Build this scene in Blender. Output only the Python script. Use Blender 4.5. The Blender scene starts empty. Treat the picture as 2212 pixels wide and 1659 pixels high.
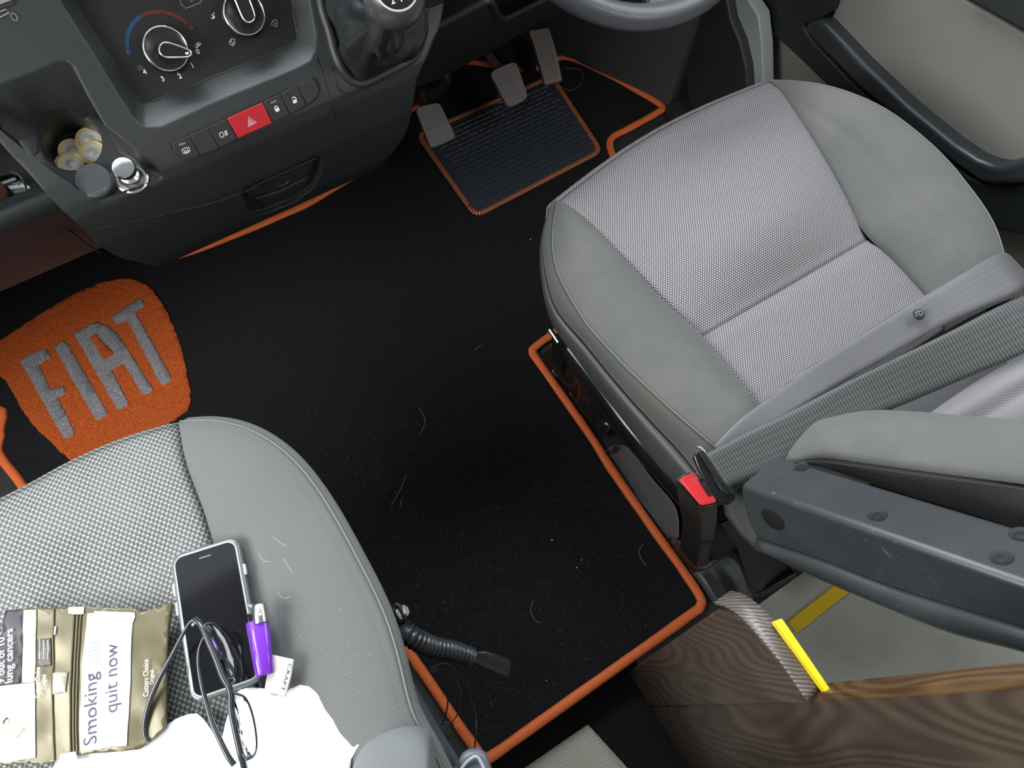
import bpy, bmesh, math, random
from mathutils import Vector, Matrix, noise
random.seed(7)
sc = bpy.context.scene
COL = sc.collection
# ---------------------------------------------------------------- camera
W, H, F = 2212, 1659, 1550.0
AX = Vector((0.8466814, -0.47413535, 0.24150831))     # world x in camera axes (right, down, forward)
AY = Vector((-0.53132028, -0.77790661, 0.33549973))
AZ = Vector((0.02879863, -0.41237965, -0.91055679))
CAM = Vector((0, 0, 1.25))
right = Vector((AX.x, AY.x, AZ.x)); down = Vector((AX.y, AY.y, AZ.y)); fwd = Vector((AX.z, AY.z, AZ.z))
cd = bpy.data.cameras.new('camera'); cam = bpy.data.objects.new('camera', cd); COL.objects.link(cam)
M3 = Matrix((right, -down, -fwd)).transposed()
cam.matrix_world = Matrix.Translation(CAM) @ M3.to_4x4()
cd.sensor_fit = 'HORIZONTAL'; cd.sensor_width = 36; cd.lens = 36 * F / W
cd.clip_start = 0.02
sc.camera = cam
# ---------------------------------------------------------------- light
sc.view_settings.view_transform = 'Standard'; sc.view_settings.look = 'None'
sc.view_settings.gamma = 1; sc.view_settings.exposure = 0.55
world = bpy.data.worlds.new('world'); sc.world = world; world.use_nodes = True
wn = world.node_tree; wn.nodes.clear()
wo = wn.nodes.new('ShaderNodeOutputWorld'); wb = wn.nodes.new('ShaderNodeBackground')
wb.inputs[0].default_value = (0.86, 0.93, 1.0, 1); wb.inputs[1].default_value = 1.0
wn.links.new(wb.outputs[0], wo.inputs[0])
def area(name, loc, target, sx, sy, power, color=(1, 1, 1)):
    l = bpy.data.lights.new(name, 'AREA'); l.shape = 'RECTANGLE'; l.size = sx; l.size_y = sy
    l.energy = power; l.color = color
    o = bpy.data.objects.new(name, l); COL.objects.link(o); o.location = loc
    o.rotation_euler = (Vector(target) - Vector(loc)).to_track_quat('-Z', 'Y').to_euler()
    return o
# daylight entering by the windscreen and the two door windows
area('daylight_windscreen', (0.15, 1.75, 1.85), (0.15, 0.4, 0.3), 1.7, 0.8, 34, (0.93, 0.97, 1.0))
area('daylight_passenger_window', (-1.05, 0.25, 1.35), (0.0, 0.1, 0.3), 0.9, 0.6, 17, (1.0, 0.99, 0.97))
area('fill_rear_floor', (1.15, -0.75, 1.45), (0.5, -0.35, 0.0), 0.5, 0.5, 7, (1.0, 1.0, 0.97))  # added fill lamp to brighten the rear floor; no window is built here
area('daylight_driver_window', (1.35, 0.35, 1.5), (0.5, 0.25, 0.3), 0.9, 0.6, 5, (0.95, 0.98, 1.0))

# ---------------------------------------------------------------- pixel helpers (used only to measure places)
def ray(u, v):
    a, b = (u - W / 2) / F, (v - H / 2) / F
    return Vector((AX.x * a + AX.y * b + AX.z, AY.x * a + AY.y * b + AY.z, AZ.x * a + AZ.y * b + AZ.z))
def at(u, v, z):
    r = ray(u, v); return CAM + r * ((z - 1.25) / r.z)
def atx(u, v, x):
    r = ray(u, v); return CAM + r * (x / r.x)
def aty(u, v, y):
    r = ray(u, v); return CAM + r * (y / r.y)
def atd(u, v, d): return CAM + ray(u, v) * d
def atp(u, v, p, n):
    r = ray(u, v); n = Vector(n); return CAM + r * ((Vector(p) - CAM).dot(n) / r.dot(n))
def ats(pts, z): return [at(u, v, z) for u, v in pts]

# ---------------------------------------------------------------- materials
MATS = {}
def newmat(name):
    m = bpy.data.materials.new(name); m.use_nodes = True
    nt = m.node_tree; b = nt.nodes['Principled BSDF']
    MATS[name] = m
    return m, nt, b
def N(nt, t, **kw):
    n = nt.nodes.new(t)
    for k, v in kw.items():
        if k.startswith('i_'): n.inputs[k[2:].replace('_', ' ')].default_value = v
        else: setattr(n, k, v)
    return n
def math_(nt, op, a, b=None, c=None):
    n = nt.nodes.new('ShaderNodeMath'); n.operation = op
    for i, x in enumerate((a, b, c)):
        if x is None: continue
        if isinstance(x, (int, float)): n.inputs[i].default_value = x
        else: nt.links.new(x, n.inputs[i])
    return n.outputs[0]
def ramp(nt, fac, stops):
    r = nt.nodes.new('ShaderNodeValToRGB')
    while len(r.color_ramp.elements) < len(stops): r.color_ramp.elements.new(0.5)
    for e, (p, c) in zip(r.color_ramp.elements, stops):
        e.position = p; e.color = (c[0], c[1], c[2], 1) if not isinstance(c, (int, float)) else (c, c, c, 1)
    nt.links.new(fac, r.inputs[0]); return r.outputs[0]
def coords(nt, kind='Object'):
    return nt.nodes.new('ShaderNodeTexCoord').outputs[kind]
def noise_(nt, vec, scale, detail=2.0, rough=0.5):
    n = nt.nodes.new('ShaderNodeTexNoise'); n.inputs['Scale'].default_value = scale
    n.inputs['Detail'].default_value = detail; n.inputs['Roughness'].default_value = rough
    if vec is not None: nt.links.new(vec, n.inputs['Vector'])
    return n.outputs['Fac']
def bump(nt, height, b, strength=0.3, dist=0.001, bevel=0.0):
    n = nt.nodes.new('ShaderNodeBump'); n.inputs['Strength'].default_value = strength
    n.inputs['Distance'].default_value = dist
    nt.links.new(height, n.inputs['Height'])
    if bevel:
        bv = nt.nodes.new('ShaderNodeBevel'); bv.samples = 4; bv.inputs['Radius'].default_value = bevel
        nt.links.new(bv.outputs[0], n.inputs['Normal'])
    nt.links.new(n.outputs[0], b.inputs['Normal'])
def mixc(nt, fac, a, b):
    m = nt.nodes.new('ShaderNodeMix'); m.data_type = 'RGBA'
    if isinstance(fac, (int, float)): m.inputs[0].default_value = fac
    else: nt.links.new(fac, m.inputs[0])
    for i, x in ((6, a), (7, b)):
        if isinstance(x, tuple): m.inputs[i].default_value = (x[0], x[1], x[2], 1)
        else: nt.links.new(x, m.inputs[i])
    return m.outputs[2]
def plain(name, col, rough=0.5, metal=0.0, spec=0.5, grain=0.0, gscale=900, bevel=0.0, coat=0.0, dirt=0.0, dirtcol=(0.3, 0.26, 0.2)):
    m, nt, b = newmat(name)
    b.inputs['Base Color'].default_value = (*col, 1); b.inputs['Roughness'].default_value = rough
    b.inputs['Metallic'].default_value = metal; b.inputs['Specular IOR Level'].default_value = spec
    b.inputs['Coat Weight'].default_value = coat
    co = coords(nt)
    if grain or bevel:
        bump(nt, noise_(nt, co, gscale, 2), b, max(grain, 0.01), 0.0006, bevel)
    if dirt:
        f = ramp(nt, noise_(nt, co, 7, 6, 0.62), [(0.48, 0.0), (0.72, 1.0)])
        f2 = math_(nt, 'MULTIPLY', f, dirt)
        nt.links.new(mixc(nt, f2, col, dirtcol), b.inputs['Base Color'])
    return m
dash = plain('dash_plastic', (0.020, 0.0225, 0.0235), 0.42, grain=0.30, gscale=700, bevel=0.004, dirt=0.06, dirtcol=(0.10, 0.08, 0.06))
dash2 = plain('dash_plastic_lower', (0.016, 0.0165, 0.017), 0.55, grain=0.2, bevel=0.003, dirt=0.12, dirtcol=(0.09, 0.065, 0.05))
panelm = plain('panel_black', (0.010, 0.010, 0.0105), 0.42, grain=0.15, gscale=1400)
switchm = plain('switch_black', (0.018, 0.018, 0.019), 0.45, grain=0.1, bevel=0.0012)
redsw = plain('switch_red', (0.42, 0.008, 0.018), 0.38, bevel=0.0012)
iconm = plain('symbol_white', (0.75, 0.77, 0.8), 0.6)
greym = plain('symbol_grey', (0.16, 0.16, 0.17), 0.6)
bluem = plain('symbol_blue', (0.02, 0.12, 0.42), 0.6)
redm = plain('symbol_red', (0.28, 0.012, 0.012), 0.6)
def scratch(m, amt=0.5, col=(0.16, 0.17, 0.175)):
    nt = m.node_tree; b = nt.nodes['Principled BSDF']; old = b.inputs['Base Color'].links[0].from_socket
    f = None
    for rot, sc_, st in (((0.2, 0.5, 0.6), 60, (0.05, 1, 1)), ((1.1, 0.2, 1.3), 45, (1, 0.04, 1))):
        mp = nt.nodes.new('ShaderNodeMapping'); nt.links.new(coords(nt), mp.inputs[0]); mp.inputs['Rotation'].default_value = rot; mp.inputs['Scale'].default_value = st
        g = ramp(nt, noise_(nt, mp.outputs[0], sc_ * 5, 2, 0.6), [(0.66, 0.0), (0.72, 1.0)])
        f = g if f is None else math_(nt, 'MAXIMUM', f, g)
    gate = ramp(nt, noise_(nt, coords(nt), 9, 3), [(0.5, 0.0), (0.62, amt)])
    nt.links.new(mixc(nt, math_(nt, 'MULTIPLY', f, gate), old, col), b.inputs['Base Color'])
chrome = plain('chrome', (0.75, 0.76, 0.80), 0.12, metal=1.0)
steel = plain('worn_steel', (0.5, 0.5, 0.5), 0.3, metal=1.0)
dialm = plain('dial_black', (0.012, 0.012, 0.013), 0.28)
dark = plain('near_black', (0.006, 0.006, 0.0065), 0.6)
greyplas = plain('grey_blue_plastic', (0.033, 0.038, 0.041), 0.34, grain=0.08, gscale=1200, bevel=0.003, dirt=0.10, dirtcol=(0.2, 0.2, 0.19))
scratch(greyplas)
greyplas2 = plain('light_grey_plastic', (0.15, 0.165, 0.19), 0.35, grain=0.08, gscale=1200, bevel=0.002)
scratch(dash2, 0.35, (0.10, 0.085, 0.07))
valance = plain('valance_plastic', (0.035, 0.038, 0.040), 0.48, grain=0.1, bevel=0.002, dirt=0.1)
blackgloss = plain('black_paint', (0.006, 0.006, 0.0065), 0.2, dirt=0.12, dirtcol=(0.12, 0.08, 0.06))
baggy = plain('black_polythene', (0.012, 0.011, 0.010), 0.22, dirt=0.35, dirtcol=(0.05, 0.03, 0.022))
leather = plain('black_leather', (0.016, 0.018, 0.019), 0.30, grain=0.5, gscale=420)
wheelm = plain('wheel_leather', (0.06, 0.064, 0.074), 0.30, grain=0.55, gscale=520)
rubberm = plain('pedal_rubber', (0.21, 0.185, 0.175), 0.55, dirt=0.5, dirtcol=(0.17, 0.14, 0.12), bevel=0.001)
padrub = plain('heel_rubber', (0.040, 0.047, 0.058), 0.40)
piping = plain('seat_piping', (0.15, 0.155, 0.153), 0.7)
pipdark = plain('stitch_dark', (0.05, 0.052, 0.054), 0.7)
doorbeige = plain('door_beige', (0.225, 0.222, 0.198), 0.55, grain=0.25, gscale=500, bevel=0.004)
doordark = plain('door_dark', (0.020, 0.0235, 0.024), 0.5, grain=0.4, gscale=350, bevel=0.006)
painted = plain('painted_metal', (0.38, 0.41, 0.42), 0.35)
kick = plain('kick_carpet', (0.070, 0.073, 0.073), 0.9, grain=0.5, gscale=1500, spec=0.2, dirt=0.25, dirtcol=(0.08, 0.075, 0.07))
kickplas = plain('kick_plastic', (0.026, 0.027, 0.028), 0.5, grain=0.2, dirt=0.35, dirtcol=(0.07, 0.065, 0.06))
linom = plain('grey_floor_vinyl', (0.42, 0.44, 0.39), 0.42, dirt=0.3, dirtcol=(0.14, 0.135, 0.12))
yellowm = plain('yellow_paint', (0.80, 0.58, 0.01), 0.4, dirt=0.1, dirtcol=(0.2, 0.12, 0.02))
paperm = plain('white_paper', (0.92, 0.93, 0.95), 0.7)
paperc = plain('cream_paper', (0.72, 0.68, 0.60), 0.7)
pouchm = plain('olive_foil', (0.140, 0.124, 0.070), 0.30, metal=0.2)
labelw = plain('label_white', (0.85, 0.86, 0.90), 0.4)
labely = plain('label_yellow', (0.82, 0.76, 0.45), 0.4)
labeld = plain('label_dark', (0.045, 0.045, 0.055), 0.45)
labelg = plain('label_grey', (0.09, 0.088, 0.075), 0.45)
inkm = plain('ink', (0.04, 0.04, 0.085), 0.6)
inkf = plain('ink_faded', (0.30, 0.30, 0.36), 0.6)
skinm = plain('label_skin', (0.72, 0.42, 0.32), 0.5)
tapem = plain('tape_grey', (0.36, 0.35, 0.30), 0.2)
purple = plain('purple_plastic', (0.20, 0.035, 0.56), 0.22, coat=0.4)
screenm = plain('phone_glass', (0.006, 0.006, 0.008), 0.09)
casem = plain('phone_case', (0.12, 0.15, 0.148), 0.22, coat=0.5)
rimlight = plain('phone_rim', (0.62, 0.64, 0.63), 0.25, metal=0.6)
specm = plain('spectacle_frame', (0.028, 0.034, 0.040), 0.22, coat=0.5)
goldm = plain('coin_gold', (0.85, 0.66, 0.36), 0.42, metal=0.6)
silverm = plain('coin_silver', (0.82, 0.80, 0.74), 0.42, metal=0.5, grain=0.5, gscale=700)
redbtn = plain('buckle_red', (0.62, 0.03, 0.035), 0.38, dirt=0.25, dirtcol=(0.75, 0.3, 0.28))
buckb = plain('buckle_black', (0.014, 0.013, 0.012), 0.35, dirt=0.35, dirtcol=(0.09, 0.065, 0.045))
tonguem = plain('tongue_black', (0.012, 0.013, 0.014), 0.2)
boltm = plain('bolt_zinc', (0.72, 0.72, 0.70), 0.3, metal=0.5)
sleeve = plain('corrugated_sleeve', (0.036, 0.042, 0.044), 0.32)
tapeb = plain('black_tape', (0.018, 0.018, 0.014), 0.35, dirt=0.5, dirtcol=(0.08, 0.075, 0.05))
cablem = plain('cable_black', (0.035, 0.036, 0.038), 0.3)
hairm = plain('pale_hair', (0.30, 0.29, 0.27), 0.6)
crumbm = plain('crumb', (0.55, 0.48, 0.36), 0.8)
beltbtn = plain('belt_stop', (0.045, 0.045, 0.055), 0.25)
orangeplas = plain('brown_plastic', (0.06, 0.022, 0.012), 0.4)
roofm = plain('roof_lining', (0.35, 0.35, 0.33), 0.9)
# glass
m, nt, b = newmat('clear_glass'); b.inputs['Transmission Weight'].default_value = 1.0; b.inputs['Roughness'].default_value = 0.03
b.inputs['Base Color'].default_value = (0.8, 0.86, 0.84, 1); b.inputs['IOR'].default_value = 1.25; clearg = m

def lattice(nt, px, py, stagger=True, kind='Object'):
    """cell coordinates of a woven grid of pitch px, py metres: returns (|fx|, |fy|, row) centred in each cell"""
    sep = nt.nodes.new('ShaderNodeSeparateXYZ'); nt.links.new(coords(nt, kind), sep.inputs[0])
    x = math_(nt, 'DIVIDE', sep.outputs[0], px); y = math_(nt, 'DIVIDE', sep.outputs[1], py)
    row = math_(nt, 'FLOOR', y)
    if stagger:
        x = math_(nt, 'ADD', x, math_(nt, 'MULTIPLY', math_(nt, 'FLOORED_MODULO', row, 2.0), 0.5))
    fx = math_(nt, 'SUBTRACT', math_(nt, 'FRACT', x), 0.5); fy = math_(nt, 'SUBTRACT', math_(nt, 'FRACT', y), 0.5)
    return fx, fy, row
def dist2(nt, fx, fy, ax=1.0, ay=1.0):
    return math_(nt, 'SQRT', math_(nt, 'ADD', math_(nt, 'POWER', math_(nt, 'MULTIPLY', fx, ax), 2), math_(nt, 'POWER', math_(nt, 'MULTIPLY', fy, ay), 2)))
# driver insert weave: light dots on a mauve-grey ground
m, nt, b = newmat('weave_driver'); b.inputs['Roughness'].default_value = 0.85; b.inputs['Specular IOR Level'].default_value = 0.2
fx, fy, row = lattice(nt, 0.0036, 0.0026)
d = dist2(nt, fx, fy, 1.0, 1.15)
f = ramp(nt, d, [(0.20, 1.0), (0.40, 0.0)])
nt.links.new(mixc(nt, f, (0.105, 0.100, 0.106), (0.55, 0.54, 0.56)), b.inputs['Base Color'])
bump(nt, f, b, 0.6, 0.0007); weave_d = m
# passenger insert weave: long grey ovals in a pale net (two interleaved grids)
m, nt, b = newmat('weave_passenger'); b.inputs['Roughness'].default_value = 0.7; b.inputs['Specular IOR Level'].default_value = 0.35
PX, PY = 0.0060, 0.0078
sep = nt.nodes.new('ShaderNodeSeparateXYZ'); nt.links.new(coords(nt), sep.inputs[0])
ds = []
for off in (0.0, 0.5):
    x = math_(nt, 'SUBTRACT', math_(nt, 'FRACT', math_(nt, 'ADD', math_(nt, 'DIVIDE', sep.outputs[0], PX), off)), 0.5)
    y = math_(nt, 'SUBTRACT', math_(nt, 'FRACT', math_(nt, 'ADD', math_(nt, 'DIVIDE', sep.outputs[1], PY), off)), 0.5)
    ds.append(dist2(nt, x, y, 1.45, 1.10))
d = math_(nt, 'MINIMUM', ds[0], ds[1])
f = ramp(nt, d, [(0.33, 0.0), (0.47, 1.0)])
nz = noise_(nt, coords(nt), 11, 3)
base = mixc(nt, ramp(nt, nz, [(0.35, 0.0), (0.65, 1.0)]), (0.080, 0.083, 0.083), (0.12, 0.124, 0.124))
nt.links.new(mixc(nt, f, base, (0.40, 0.41, 0.40)), b.inputs['Base Color'])
bump(nt, f, b, 0.7, 0.0008); weave_p = m
def fabric(name, col, pitch=0.0022, ang=0.35, kind='Object', stain=0.35, staincol=(0.25, 0.24, 0.20), contrast=0.14):
    m, nt, b = newmat(name); b.inputs['Roughness'].default_value = 0.85; b.inputs['Specular IOR Level'].default_value = 0.25
    b.inputs['Sheen Weight'].default_value = 0.15
    co = coords(nt, kind)
    sep = nt.nodes.new('ShaderNodeSeparateXYZ'); nt.links.new(co, sep.inputs[0])
    t = math_(nt, 'ADD', math_(nt, 'MULTIPLY', sep.outputs[0], math.cos(ang)), math_(nt, 'MULTIPLY', sep.outputs[1], math.sin(ang)))
    s = math_(nt, 'SINE', math_(nt, 'MULTIPLY', t, 2 * math.pi / pitch))
    f = math_(nt, 'MULTIPLY_ADD', s, 0.5, 0.5)
    lo = tuple(c * (1 - contrast) for c in col); hi = tuple(c * (1 + contrast) for c in col)
    c1 = mixc(nt, f, lo, hi)
    st = math_(nt, 'MULTIPLY', ramp(nt, noise_(nt, co, 6, 5, 0.6), [(0.45, 0.0), (0.75, 1.0)]), stain)
    nt.links.new(mixc(nt, st, c1, staincol), b.inputs['Base Color'])
    bump(nt, f, b, 0.35, 0.0005)
    return m
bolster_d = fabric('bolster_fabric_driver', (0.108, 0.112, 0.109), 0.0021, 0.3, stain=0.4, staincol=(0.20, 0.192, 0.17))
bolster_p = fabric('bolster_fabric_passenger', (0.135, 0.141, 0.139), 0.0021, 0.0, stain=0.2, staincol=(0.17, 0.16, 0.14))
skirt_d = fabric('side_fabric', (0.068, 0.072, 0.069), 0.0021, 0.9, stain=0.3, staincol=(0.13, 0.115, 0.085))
backrest_f = fabric('backrest_fabric', (0.27, 0.265, 0.275), 0.0030, 1.2, stain=0.1)
def webbing(name, col, col2, pitch):
    m, nt, b = newmat(name); b.inputs['Roughness'].default_value = 0.5; b.inputs['Specular IOR Level'].default_value = 0.4
    sep = nt.nodes.new('ShaderNodeSeparateXYZ'); nt.links.new(coords(nt, 'UV'), sep.inputs[0])
    s = math_(nt, 'SINE', math_(nt, 'MULTIPLY', sep.outputs[0], 2 * math.pi / pitch))
    s2 = math_(nt, 'SINE', math_(nt, 'MULTIPLY', sep.outputs[1], 2 * math.pi * 7))
    f = math_(nt, 'MULTIPLY_ADD', s, 0.5, 0.5)
    g = math_(nt, 'MULTIPLY_ADD', s2, 0.14, 0.0)
    nt.links.new(mixc(nt, math_(nt, 'ADD', f, g), col, col2), b.inputs['Base Color'])
    bump(nt, f, b, 0.4, 0.0005)
    return m
lapweb = webbing('lap_webbing', (0.100, 0.100, 0.110), (0.160, 0.160, 0.172), 0.0030)
shoulderweb = webbing('shoulder_webbing', (0.028, 0.032, 0.033), (0.085, 0.092, 0.092), 0.0034)
# carpets
def carpet(name, lo, hi, spk=(0.16, 0.16, 0.15), spk_amt=0.5, sc_=900, thr=0.70):
    m, nt, b = newmat(name); b.inputs['Roughness'].default_value = 0.95; b.inputs['Specular IOR Level'].default_value = 0.15
    co = coords(nt)
    n1 = noise_(nt, co, sc_, 3, 0.7)
    n2 = noise_(nt, co, 9, 4, 0.6)
    c1 = mixc(nt, ramp(nt, n1, [(0.35, 0.0), (0.65, 1.0)]), lo, hi)
    v = nt.nodes.new('ShaderNodeTexVoronoi'); v.inputs['Scale'].default_value = 260; nt.links.new(co, v.inputs['Vector'])
    w = ramp(nt, v.outputs['Distance'], [(0.06, 1.0), (0.16, 0.0)])
    g = nt.nodes.new('ShaderNodeSeparateColor'); nt.links.new(v.outputs['Color'], g.inputs[0])
    gate = ramp(nt, g.outputs[0], [(0.86, 0.0), (0.9, 1.0)])
    fade = ramp(nt, n2, [(0.4, 0.25), (0.62, 1.0)])
    k = math_(nt, 'MULTIPLY', math_(nt, 'MULTIPLY', w, gate), math_(nt, 'MULTIPLY', fade, spk_amt))
    nt.links.new(mixc(nt, k, c1, spk), b.inputs['Base Color'])
    bump(nt, n1, b, 1.0, 0.004)
    return m
matblack = carpet('mat_pile_black', (0.004, 0.004, 0.005), (0.047, 0.047, 0.053), spk_amt=0.45)
rearcarpet = carpet('rear_pile_black', (0.003, 0.003, 0.003), (0.035, 0.036, 0.037), spk=(0.3, 0.3, 0.28), spk_amt=0.8)
orangepile = carpet('pile_orange', (0.34, 0.055, 0.010), (0.95, 0.20, 0.045), spk=(0.75, 0.3, 0.1), spk_amt=0.3, sc_=500)
greypile = carpet('pile_grey', (0.17, 0.17, 0.18), (0.52, 0.52, 0.56), spk=(0.5, 0.5, 0.5), spk_amt=0.3, sc_=500)
def thread(name, c1, c2, pitch, slant=0.0, sharp=(0.3, 0.7), bs=0.8, jit=0.8):
    m, nt, b = newmat(name); b.inputs['Roughness'].default_value = 0.55
    sep = nt.nodes.new('ShaderNodeSeparateXYZ'); nt.links.new(coords(nt, 'UV'), sep.inputs[0])
    ph = math_(nt, 'ADD', math_(nt, 'DIVIDE', sep.outputs[0], pitch), math_(nt, 'MULTIPLY', sep.outputs[1], slant))
    ph = math_(nt, 'ADD', ph, math_(nt, 'MULTIPLY', noise_(nt, coords(nt), 60, 2), jit))
    s = math_(nt, 'MULTIPLY_ADD', math_(nt, 'SINE', math_(nt, 'MULTIPLY', ph, 2 * math.pi)), 0.5, 0.5)
    f = ramp(nt, s, [(sharp[0], 0.0), (sharp[1], 1.0)])
    nt.links.new(mixc(nt, f, c1, c2), b.inputs['Base Color'])
    bump(nt, f, b, bs, 0.0008)
    return m
binding = thread('orange_binding', (0.78, 0.12, 0.022), (1.0, 0.26, 0.07), 0.0020)
whip = thread('orange_whipstitch', (0.010, 0.008, 0.008), (0.90, 0.25, 0.09), 0.0056, 1.0, (0.4, 0.5), jit=0.1)
# woven mesh rug
m, nt, b = newmat('mesh_rug'); b.inputs['Roughness'].default_value = 0.8
fx, fy, row = lattice(nt, 0.0034, 0.0034, False)
mx = math_(nt, 'MAXIMUM', math_(nt, 'ABSOLUTE', fx), math_(nt, 'ABSOLUTE', fy))
f = ramp(nt, mx, [(0.22, 0.0), (0.30, 1.0)])
nt.links.new(mixc(nt, f, (0.06, 0.055, 0.045), (0.62, 0.58, 0.50)), b.inputs['Base Color']); bump(nt, f, b, 0.5, 0.001)
rugm = m
# wood: face with cathedral grain, worn edge with a pale sheen painted in
def wood(name, dark_, light, scale=9.0, rough=0.42, rot=(0, 0, 0), stretch=(1, 0.35, 0.35), freq=130):
    m, nt, b = newmat(name); b.inputs['Roughness'].default_value = rough
    mp = nt.nodes.new('ShaderNodeMapping'); nt.links.new(coords(nt), mp.inputs[0])
    mp.inputs['Rotation'].default_value = rot; mp.inputs['Scale'].default_value = stretch
    n = noise_(nt, mp.outputs[0], scale, 2.0, 0.45)
    rings = math_(nt, 'MULTIPLY_ADD', math_(nt, 'SINE', math_(nt, 'MULTIPLY', n, freq)), 0.5, 0.5)
    big = noise_(nt, coords(nt), 8, 4, 0.6)
    c1 = mixc(nt, ramp(nt, rings, [(0.1, 0.0), (0.9, 1.0)]), dark_, light)
    c2 = mixc(nt, ramp(nt, big, [(0.35, 0.65), (0.65, 0.0)]), c1, tuple(c * 0.45 for c in dark_))
    nt.links.new(c2, b.inputs['Base Color']); bump(nt, rings, b, 0.12, 0.0008, 0.003)
    return m
woodface = wood('stained_wood', (0.058, 0.041, 0.029), (0.088, 0.065, 0.048), 6.0, 0.42, freq=330, stretch=(1, 1.0, 0.16))
woodedge = wood('worn_wood_sheen', (0.085, 0.072, 0.062), (0.20, 0.19, 0.185), 6, 0.3, (0, 0, 0.45), (0.5, 3.0, 0.3), freq=260)
woodlight = wood('edge_wood_orange', (0.085, 0.045, 0.018), (0.15, 0.085, 0.038), 12, stretch=(1, 1, 0.15))

# end grain of the worn board edge: fine slanting ridges, bright sheen painted in pale
m, nt, b = newmat('end_grain_sheen'); b.inputs['Roughness'].default_value = 0.3
sep = nt.nodes.new('ShaderNodeSeparateXYZ'); co = coords(nt); nt.links.new(co, sep.inputs[0])
ph = math_(nt, 'ADD', math_(nt, 'MULTIPLY_ADD', sep.outputs[0], 0.75, sep.outputs[1]), math_(nt, 'MULTIPLY', noise_(nt, co, 40, 2), 0.006))
s_ = math_(nt, 'MULTIPLY_ADD', math_(nt, 'SINE', math_(nt, 'MULTIPLY', ph, 2 * math.pi / 0.0042)), 0.5, 0.5)
w_ = ramp(nt, noise_(nt, co, 25, 4, 0.65), [(0.35, 0.0), (0.6, 1.0)])
c_ = mixc(nt, s_, (0.075, 0.060, 0.050), (0.19, 0.18, 0.175))
nt.links.new(mixc(nt, w_, c_, (0.085, 0.055, 0.035)) if False else mixc(nt, math_(nt, 'MULTIPLY', w_, 0.5), c_, (0.07, 0.05, 0.036)), b.inputs['Base Color'])
bump(nt, s_, b, 0.4, 0.0008); woodedge = m
# ---------------------------------------------------------------- object helpers
def prop(o, label=None, cat=None, group=None, kind=None):
    if label: o['label'] = label
    if cat: o['category'] = cat
    if group: o['group'] = group
    if kind: o['kind'] = kind
    return o
def thing(name, label, cat, loc=(0, 0, 0), group=None):
    o = bpy.data.objects.new(name, None); COL.objects.link(o); o.location = loc; o.empty_display_size = 0.05
    return prop(o, label, cat, group)
def link(name, me, mat=None, parent=None):
    o = bpy.data.objects.new(name, me); COL.objects.link(o)
    if mat is not None and len(me.materials) == 0: me.materials.append(mat)
    if parent is not None:
        o.parent = parent
        root = Vector((0, 0, 0)); p = parent
        while p is not None: root += p.location; p = p.parent
        o.location = -root       # meshes are written in cab coordinates
    return o
def mesh(name, vs, fs, mat, parent=None, smooth=40, uvs=None, mats=None, mi=None):
    me = bpy.data.meshes.new(name); me.from_pydata([tuple(v) for v in vs], [], fs)
    if mats:
        for mm in mats: me.materials.append(mm)
        if mi: me.polygons.foreach_set('material_index', mi)
    if uvs:
        l = me.uv_layers.new(name='UVMap')
        for lp in me.loops: l.data[lp.index].uv = uvs[lp.vertex_index]
    me.update()
    bm = bmesh.new(); bm.from_mesh(me); bmesh.ops.recalc_face_normals(bm, faces=bm.faces); bm.to_mesh(me); bm.free()
    o = link(name, me, mat if not mats else None, parent)
    shade(me, smooth)
    return o
def shade(me, ang):
    if ang <= 0: return
    me.polygons.foreach_set('use_smooth', [True] * len(me.polygons))
    try: me.set_sharp_from_angle(angle=math.radians(ang))
    except Exception: pass
def prism_data(pts, vec):
    n = len(pts); vec = Vector(vec)
    vs = [Vector(p) for p in pts] + [Vector(p) + vec for p in pts]
    fs = [tuple(range(n)), tuple(range(2 * n - 1, n - 1, -1))] + [(i, i + n, (i + 1) % n + n, (i + 1) % n) for i in range(n)]
    return vs, fs
def slab(name, pts, vec, mat, parent=None, bev=0.0, seg=3, smooth=40):
    vs, fs = prism_data(pts, vec)
    o = mesh(name, vs, fs, mat, parent, smooth)
    if bev:
        m = o.modifiers.new('bevel', 'BEVEL'); m.width = bev; m.segments = seg; m.limit_method = 'ANGLE'; m.angle_limit = math.radians(40)
        m.use_clamp_overlap = True
    return o
def relax(c, it=8):
    c = list(c)
    for _ in range(it):
        d = list(c)
        for i in range(1, len(c) - 1): d[i] = c[i] * 0.5 + (c[i - 1] + c[i + 1]) * 0.25
        c = d
    return c
def join_data(parts):
    vs, fs = [], []
    for v, f in parts:
        k = len(vs); vs += list(v); fs += [tuple(i + k for i in g) for g in f]
    return vs, fs
def smoothpath(pts, per=8, closed=False):
    pts = [Vector(p) for p in pts]; n = len(pts); out = []
    for i in range(n if closed else n - 1):
        g = (lambda k: pts[k % n]) if closed else (lambda k: pts[max(0, min(n - 1, k))])
        p0, p1, p2, p3 = g(i - 1), g(i), g(i + 1), g(i + 2)
        for j in range(per):
            t = j / per
            out.append(0.5 * ((2 * p1) + (p2 - p0) * t + (2 * p0 - 5 * p1 + 4 * p2 - p3) * t * t + (3 * p1 - p0 - 3 * p2 + p3) * t ** 3))
    if not closed: out.append(pts[-1])
    return out
def resample(pts, n):
    d = [0]
    for a, b in zip(pts, pts[1:]): d.append(d[-1] + (b - a).length)
    out = []; k = 0
    for i in range(n):
        s = d[-1] * i / (n - 1)
        while k < len(d) - 2 and d[k + 1] < s: k += 1
        t = (s - d[k]) / max(1e-9, d[k + 1] - d[k]); out.append(pts[k].lerp(pts[k + 1], min(1, t)))
    return out
def curve(pts, n, per=10): return resample(smoothpath(pts, per), n)
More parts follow.
